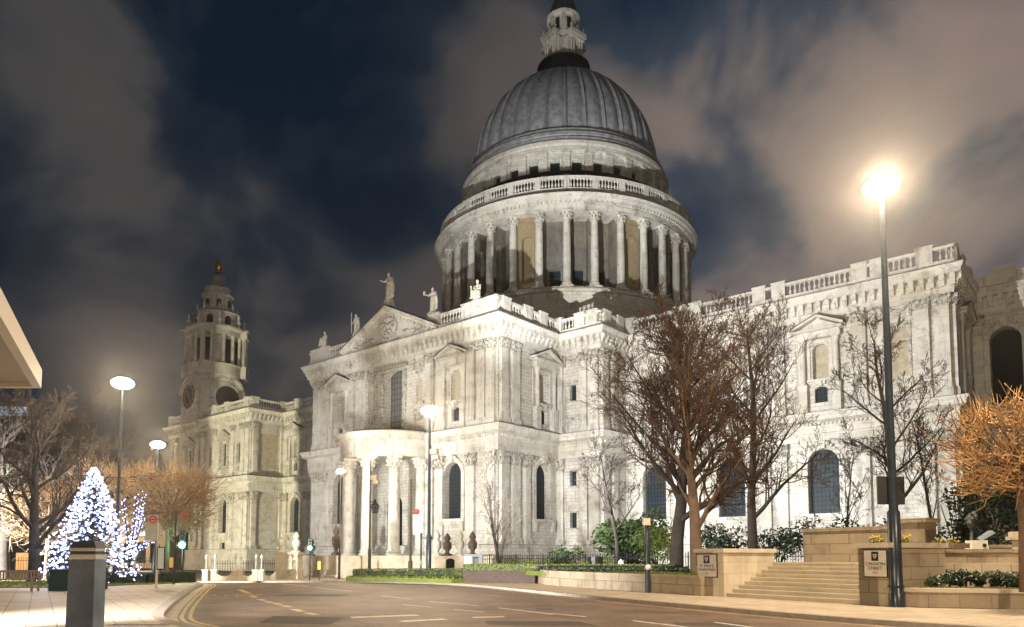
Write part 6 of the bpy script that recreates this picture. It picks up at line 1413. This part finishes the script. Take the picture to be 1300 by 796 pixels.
# white plinth with a dark sculpted cluster, and a tilted floodlight
pl_ = empty('white_plinth', T(1239, 27.5, 1.7), 'small white plinth with a camera hole on the garden wall', 'plinth'); f = adfr(at(1239, 0, 27.2), 27.2, 1, 0)
mb = MB(); mb.box(f, -.3, .3, -.25, .25, 1.80, 2.18, top=(.03, .03)); mb.build('block', M['white_sheet'], pl_); mb = MB(); mb.ball(f(.13, .25, 2.0), .07, 10, 6); mb.build('lens', M['black'], pl_)
sc_ = empty('small_statue', T(1233, 27.3, 2.18), 'small dark jagged bronze figure on the white plinth', 'statue'); M['bronze'] = mat('dark_bronze', (.05, .055, .06), .35, metal=.7, c2=(.12, .13, .13), nscale=6)
mb = MB(); f = adfr(at(1233, 0, 27.2), 27.2, 1, 0)
mb.tube([f(0, 0, 2.17), f(.02, 0, 2.5), f(-.05, 0, 2.9), f(0, 0, 3.2)], [.07, .06, .09, .05], 7)
for k in range(9): mb.ball(f(rnd.uniform(-.22, .25), rnd.uniform(-.1, .1), rnd.uniform(2.75, 3.25)), rnd.uniform(.08, .15), 6, 4, (1, 1, 1.2))
mb.tube([f(0, 0, 2.9), f(.2, 0, 2.7), f(.38, 0, 2.5)], [.05, .04, .03], 6)
o = mb.build('figure', M['bronze'], sc_)
fl_ = empty('floodlight', T(1250, 27.2, 2.18), 'tilted pale blue floodlight head beside the small bronze figure', 'floodlight'); f = adfr(at(1250, 0, 27.2), 27.2, 1, 0)
mb = MB(); mb.add([f(-.3, -.1, 2.25), f(.2, -.1, 2.55), f(.3, .0, 2.45), f(-.2, .05, 2.17), f(-.3, .12, 2.25), f(.2, .12, 2.55), f(.3, .16, 2.45), f(-.2, .16, 2.17)], [(0, 1, 2, 3), (7, 6, 5, 4), (0, 4, 5, 1), (1, 5, 6, 2), (2, 6, 7, 3), (3, 7, 4, 0)]); mb.build('head', mat('pale_blue_metal', (.4, .52, .6), .3, metal=.3), fl_, recalc=True); mb = MB(); mb.tube([f(0, 0, 2.17), f(0, .02, 2.36)], .03, 6); mb.build('bracket', M['black'], fl_)
# small monument shelter and white sign among the trunks
kio = empty('stone_monument', T(836, 56, 0), 'small gabled stone monument behind the railings near the big trunk', 'monument'); f = adfr(at(836, 0, 56), 56, 1, 0)
mb = MB()
for s in (-.85, .85): mb.box(f, s - .17, s + .17, -.3, .3, -.2, 2.2)
mb.box(f, -1.15, 1.15, -.4, .4, 2.2, 2.4); mb.add([f(-1.25, .42, 2.4), f(1.25, .42, 2.4), f(0, .42, 3.1), f(-1.25, -.42, 2.4), f(1.25, -.42, 2.4), f(0, -.42, 3.1)], [(0, 1, 2), (3, 5, 4), (0, 2, 5, 3), (1, 4, 5, 2), (0, 3, 4, 1)]); mb.build('body', M['pale'], kio)
for u, d, z, lb in ((788, 43.5, .76, 'small white marker beside the litter bin'), (851, 46, .76, 'white rounded marker right beside the big dark trunk')):
    r = empty('white_marker', T(u, d, z), lb, 'marker', 'small white markers on the lawn'); x, y, zz = T(u, d, z); mb = MB(); mb.lathe(x, y, [(.2, zz), (.22, zz + .3), (.14, zz + .55), (.02, zz + .66)], 12); mb.build('body', M['white_sheet'], r, smooth=60)
# ================================================================ THE CHRISTMAS TREE
M['fir'] = mat('fir_needles', (.03, .055, .05), .7, c2=(.015, .03, .03), nscale=3); M['fairy'] = mat('blue_white_bulbs', (.8, .85, 1), .5, emit=2.2, ecol=(.42, .48, 1)); M['fairy2'] = mat('white_bulbs', (1, 1, 1), .5, emit=4, ecol=(.75, .78, 1)); M['wire'] = M['black']
xt = T(117, 40.5, 0); xr = empty('christmas_tree', xt, 'conical Christmas tree thickly hung with blue white fairy lights', 'christmas tree'); rnd = random.Random(9); X0 = Vector(xt); HX = 6.55
tk = MB(); tk.tube([X0, X0 + Vector((0, 0, HX * .97))], [.14, .03], 8); tk.build('trunk', M['bark'], xr)
fo = MB(); ends = []
for i in range(420):
    t = (i / 420) ** .8; z = .55 + (HX - .7) * t; rr = 2.6 * (1 - t) ** .85 + .1; a = i * 2.39996; e_ = Vector((math.cos(a) * rr * rnd.uniform(.8, 1.08), math.sin(a) * rr * rnd.uniform(.8, 1.08), z - .12 * rr + rnd.uniform(-.1, .1))); b0 = Vector((0, 0, z + .12 * rr)); ends.append((b0, e_))
    fo.tube([X0 + b0, X0 + b0.lerp(e_, .6) + Vector((0, 0, -.03)), X0 + e_], [.02, .014, .006], 3, cap=False)
    for k in range(16):
        q = X0 + b0.lerp(e_, rnd.uniform(.3, 1.0)); d = Vector((rnd.gauss(0, 1), rnd.gauss(0, 1), rnd.gauss(0, .6))).normalized() * .16; w2 = d.orthogonal().normalized() * .018; fo.add([q - w2, q + w2, q + d], [(0, 1, 2)])
fo.build('foliage', M['fir'], xr)
for s_ in range(10):
    mb = MB(); wr = []
    for k, (b0, e_) in enumerate(ends[s_::10]):
        for j in range(3 + int(2.6 * (1 - k / 42))):
            q = X0 + b0.lerp(e_, rnd.uniform(.55, 1.06)) + Vector((rnd.uniform(-.07, .07), rnd.uniform(-.07, .07), rnd.uniform(-.05, .08))); mb.ball(q, rnd.uniform(.03, .072), 6, 4)
    mb.build('fairy_lights', M['fairy'] if s_ % 3 else M['fairy2'], xr)
l = pt('tree_glow', X0 + Vector((1.2, -2.8, 2.4)), 260, (.62, .7, 1), .8); l.parent = xr; l.location -= X0
# a second, bare tree whose trunk and limbs are wrapped in the same lights
yt = T(167, 44.5, 0); yr = empty('lit_bare_tree', yt, 'small bare tree with trunk and limbs wrapped in blue white lights', 'tree'); Y0 = Vector(yt); tk = MB(); lt = MB()
segs = [((0, 0, 0), (0, 0, 1.5), (.05, 0, 1.9), .16)]
for a, r_, z in ((-1.7, 1.0, 5.1), (1.4, 2.0, 4.6), (1.0, 1.1, 5.6), (-.6, .35, 5.4), (2.2, 2.7, 3.2), (.4, 1.9, 2.9), (3.0, 1.5, 4.0), (1.9, .9, 4.6)):
    v = RT * (r_ * math.cos(a) if abs(a) < 1.6 else r_ * .45 * (1 if a > 0 else -1)) + FW * (r_ * .3 * math.sin(a)); segs.append(((0, 0, 1.7), (v.x * .45, v.y * .45, 1.7 + (z - 1.7) * .38), (v.x, v.y, z), .06))
for p, q, e_, r_ in segs:
    p, q, e_ = Y0 + Vector(p), Y0 + Vector(q), Y0 + Vector(e_); tk.tube([p, q, e_], [r_, r_ * .8, r_ * .4], 6)
    ln = (q - p).length + (e_ - q).length; n = int(ln / .075)
    for i in range(n):
        t = i / n; c_ = p.lerp(q, t * 2) if t < .5 else q.lerp(e_, t * 2 - 1); a = i * 1.3; lt.ball(c_ + (RT * math.cos(a) + FW * math.sin(a)) * (r_ + .05) + Vector((0, 0, rnd.uniform(-.04, .04))), .045, 6, 4)
tk.build('trunk', M['bark'], yr); lt.build('fairy_lights', M['fairy'], yr)
l = pt('tree_glow', Y0 + Vector((.6, -1.6, 2.4)), 140, (.62, .7, 1), .6); l.parent = yr; l.location -= Y0
# ================================================================ BUILDINGS BEYOND, LEFT
M['far_wall'] = mat('far_office_wall', (.05, .055, .065), .8, c2=(.035, .04, .05), nscale=.3); M['lit'] = mat('lit_window', (.9, .95, .7), .5, emit=1.6, ecol=(.85, .95, .62)); M['lit_blue'] = mat('lit_blue_strip', (.6, .8, 1), .5, emit=.55, ecol=(.45, .62, .85)); M['dark_win'] = mat('dark_window', (.02, .025, .03), .15); M['lit_warm'] = mat('warm_shopfront', (1, .6, .25), .5, emit=.9, ecol=(1, .55, .2))
def office(a, d, w_, dep, h, label, floors, bays, lits, m=None, warm=False, blue=False):
    z = gza(a, d) - .1; r = empty('office_building', W(a, d, z), label, 'building', 'buildings beyond the trees at the left'); f = adfr(a, d, 1, .1); mb = MB(); fh = (h - 1.2) / floors; bw = w_ / bays; ops = []
    for i in range(floors):
        for j in range(bays): ops.append((j * bw + bw * .18, (j + 1) * bw - bw * .18, z + fh * i + fh * .25, z + fh * i + fh * .82, 0, .3))
    P_ = wall_open(mb, f, 0, w_, z, z + h, ops); mb.add([f(0, 0, z), f(0, -dep, z), f(0, -dep, z + h), f(0, 0, z + h)], [(0, 1, 2, 3)]); mb.add([f(w_, 0, z), f(w_, -dep, z), f(w_, -dep, z + h), f(w_, 0, z + h)], [(3, 2, 1, 0)]); mb.add([f(0, 0, z + h), f(w_, 0, z + h), f(w_, -dep, z + h), f(0, -dep, z + h)], [(0, 1, 2, 3)])
    mb.box(f, -.3, w_ + .3, .005, .5, z + h - .6, z + h + .3); wall = mb.build('wall', m or M['far_wall'], r)
    for k, p in enumerate(P_):
        i, j = divmod(k, bays); mm = M['lit_warm'] if warm and i == 0 else (M['lit'] if (i, j) in lits else M['dark_win']); pane('window', p, mm, wall)
    if blue: mb = MB(); mb.box(f, w_ * .55, w_ * .9, .01, .3, z + h + .4, z + h + 1.5); mb.build('lit_strip', M['lit_blue'], r)
    return r
office(-77.5, 88, 19.5, 12, 19.5, 'dark office block with a few lit windows behind the left trees', 5, 6, {(3, 3), (3, 4), (2, 3), (2, 4), (2, 5), (1, 1), (3, 1)}, blue=True, warm=True)
office(-84, 100, 20, 12, 24, 'taller dark office block at the far left edge', 6, 6, {(1, 2), (2, 5), (3, 1)})
M['cream_wall'] = mat('cream_arcade_wall', (.42, .33, .22), .8, c2=(.34, .26, .17), nscale=.6)
ar = empty('arcade_building', W(-83, 150, -.9), 'distant cream building with arched openings behind the lit bare tree', 'building'); f = adfr(-89, 150, 1, 0); mb = MB()
P_ = wall_open(mb, f, 0, 18, -.9, 9.5, [(1 + 2.8 * j, 3 + 2.8 * j, .2, 4.6, 1, .5) for j in range(6)] + [(1.3 + 2.8 * j, 2.7 + 2.8 * j, 5.8, 8.0, 0, .3) for j in range(6)]); mb.box(f, -.3, 18.3, .005, .5, 9.0, 9.8); mb.box(f, 0, 18, -8, -.9, -.9, 9.4); wall = mb.build('wall', M['cream_wall'], ar)
for k, p in enumerate(P_): pane('window', p, M['dark_win'], wall)
pt('arcade_lamp', tuple(f(9, 9, 6)), 9000, LAMPC, .5)

# ================================================================ ADDED HAZE
HAZE = .0006  # added volume, scatters light into haloes round the lamps
if HAZE:
    mb = MB(); mb.wbox(-170, 150, -140, 110, -3, 112); hz = mb.build('haze', None) if False else None
    me = bpy.data.meshes.new('haze'); me.from_pydata([v for v in mb.v], [], mb.f); hm = bpy.data.materials.new('halo_haze'); hm.use_nodes = True; t = hm.node_tree; t.nodes.clear()
    o_ = t.nodes.new('ShaderNodeOutputMaterial'); pv = t.nodes.new('ShaderNodeVolumePrincipled'); pv.inputs['Color'].default_value = (.9, .88, .86, 1); pv.inputs['Density'].default_value = HAZE; pv.inputs['Anisotropy'].default_value = .88
    t.links.new(pv.outputs[0], o_.inputs['Volume']); me.materials.append(hm); hz = bpy.data.objects.new('haze', me); COL.objects.link(hz); hz['kind'] = 'stuff'; hz['label'] = 'thin haze added for the halo around the street lamps'
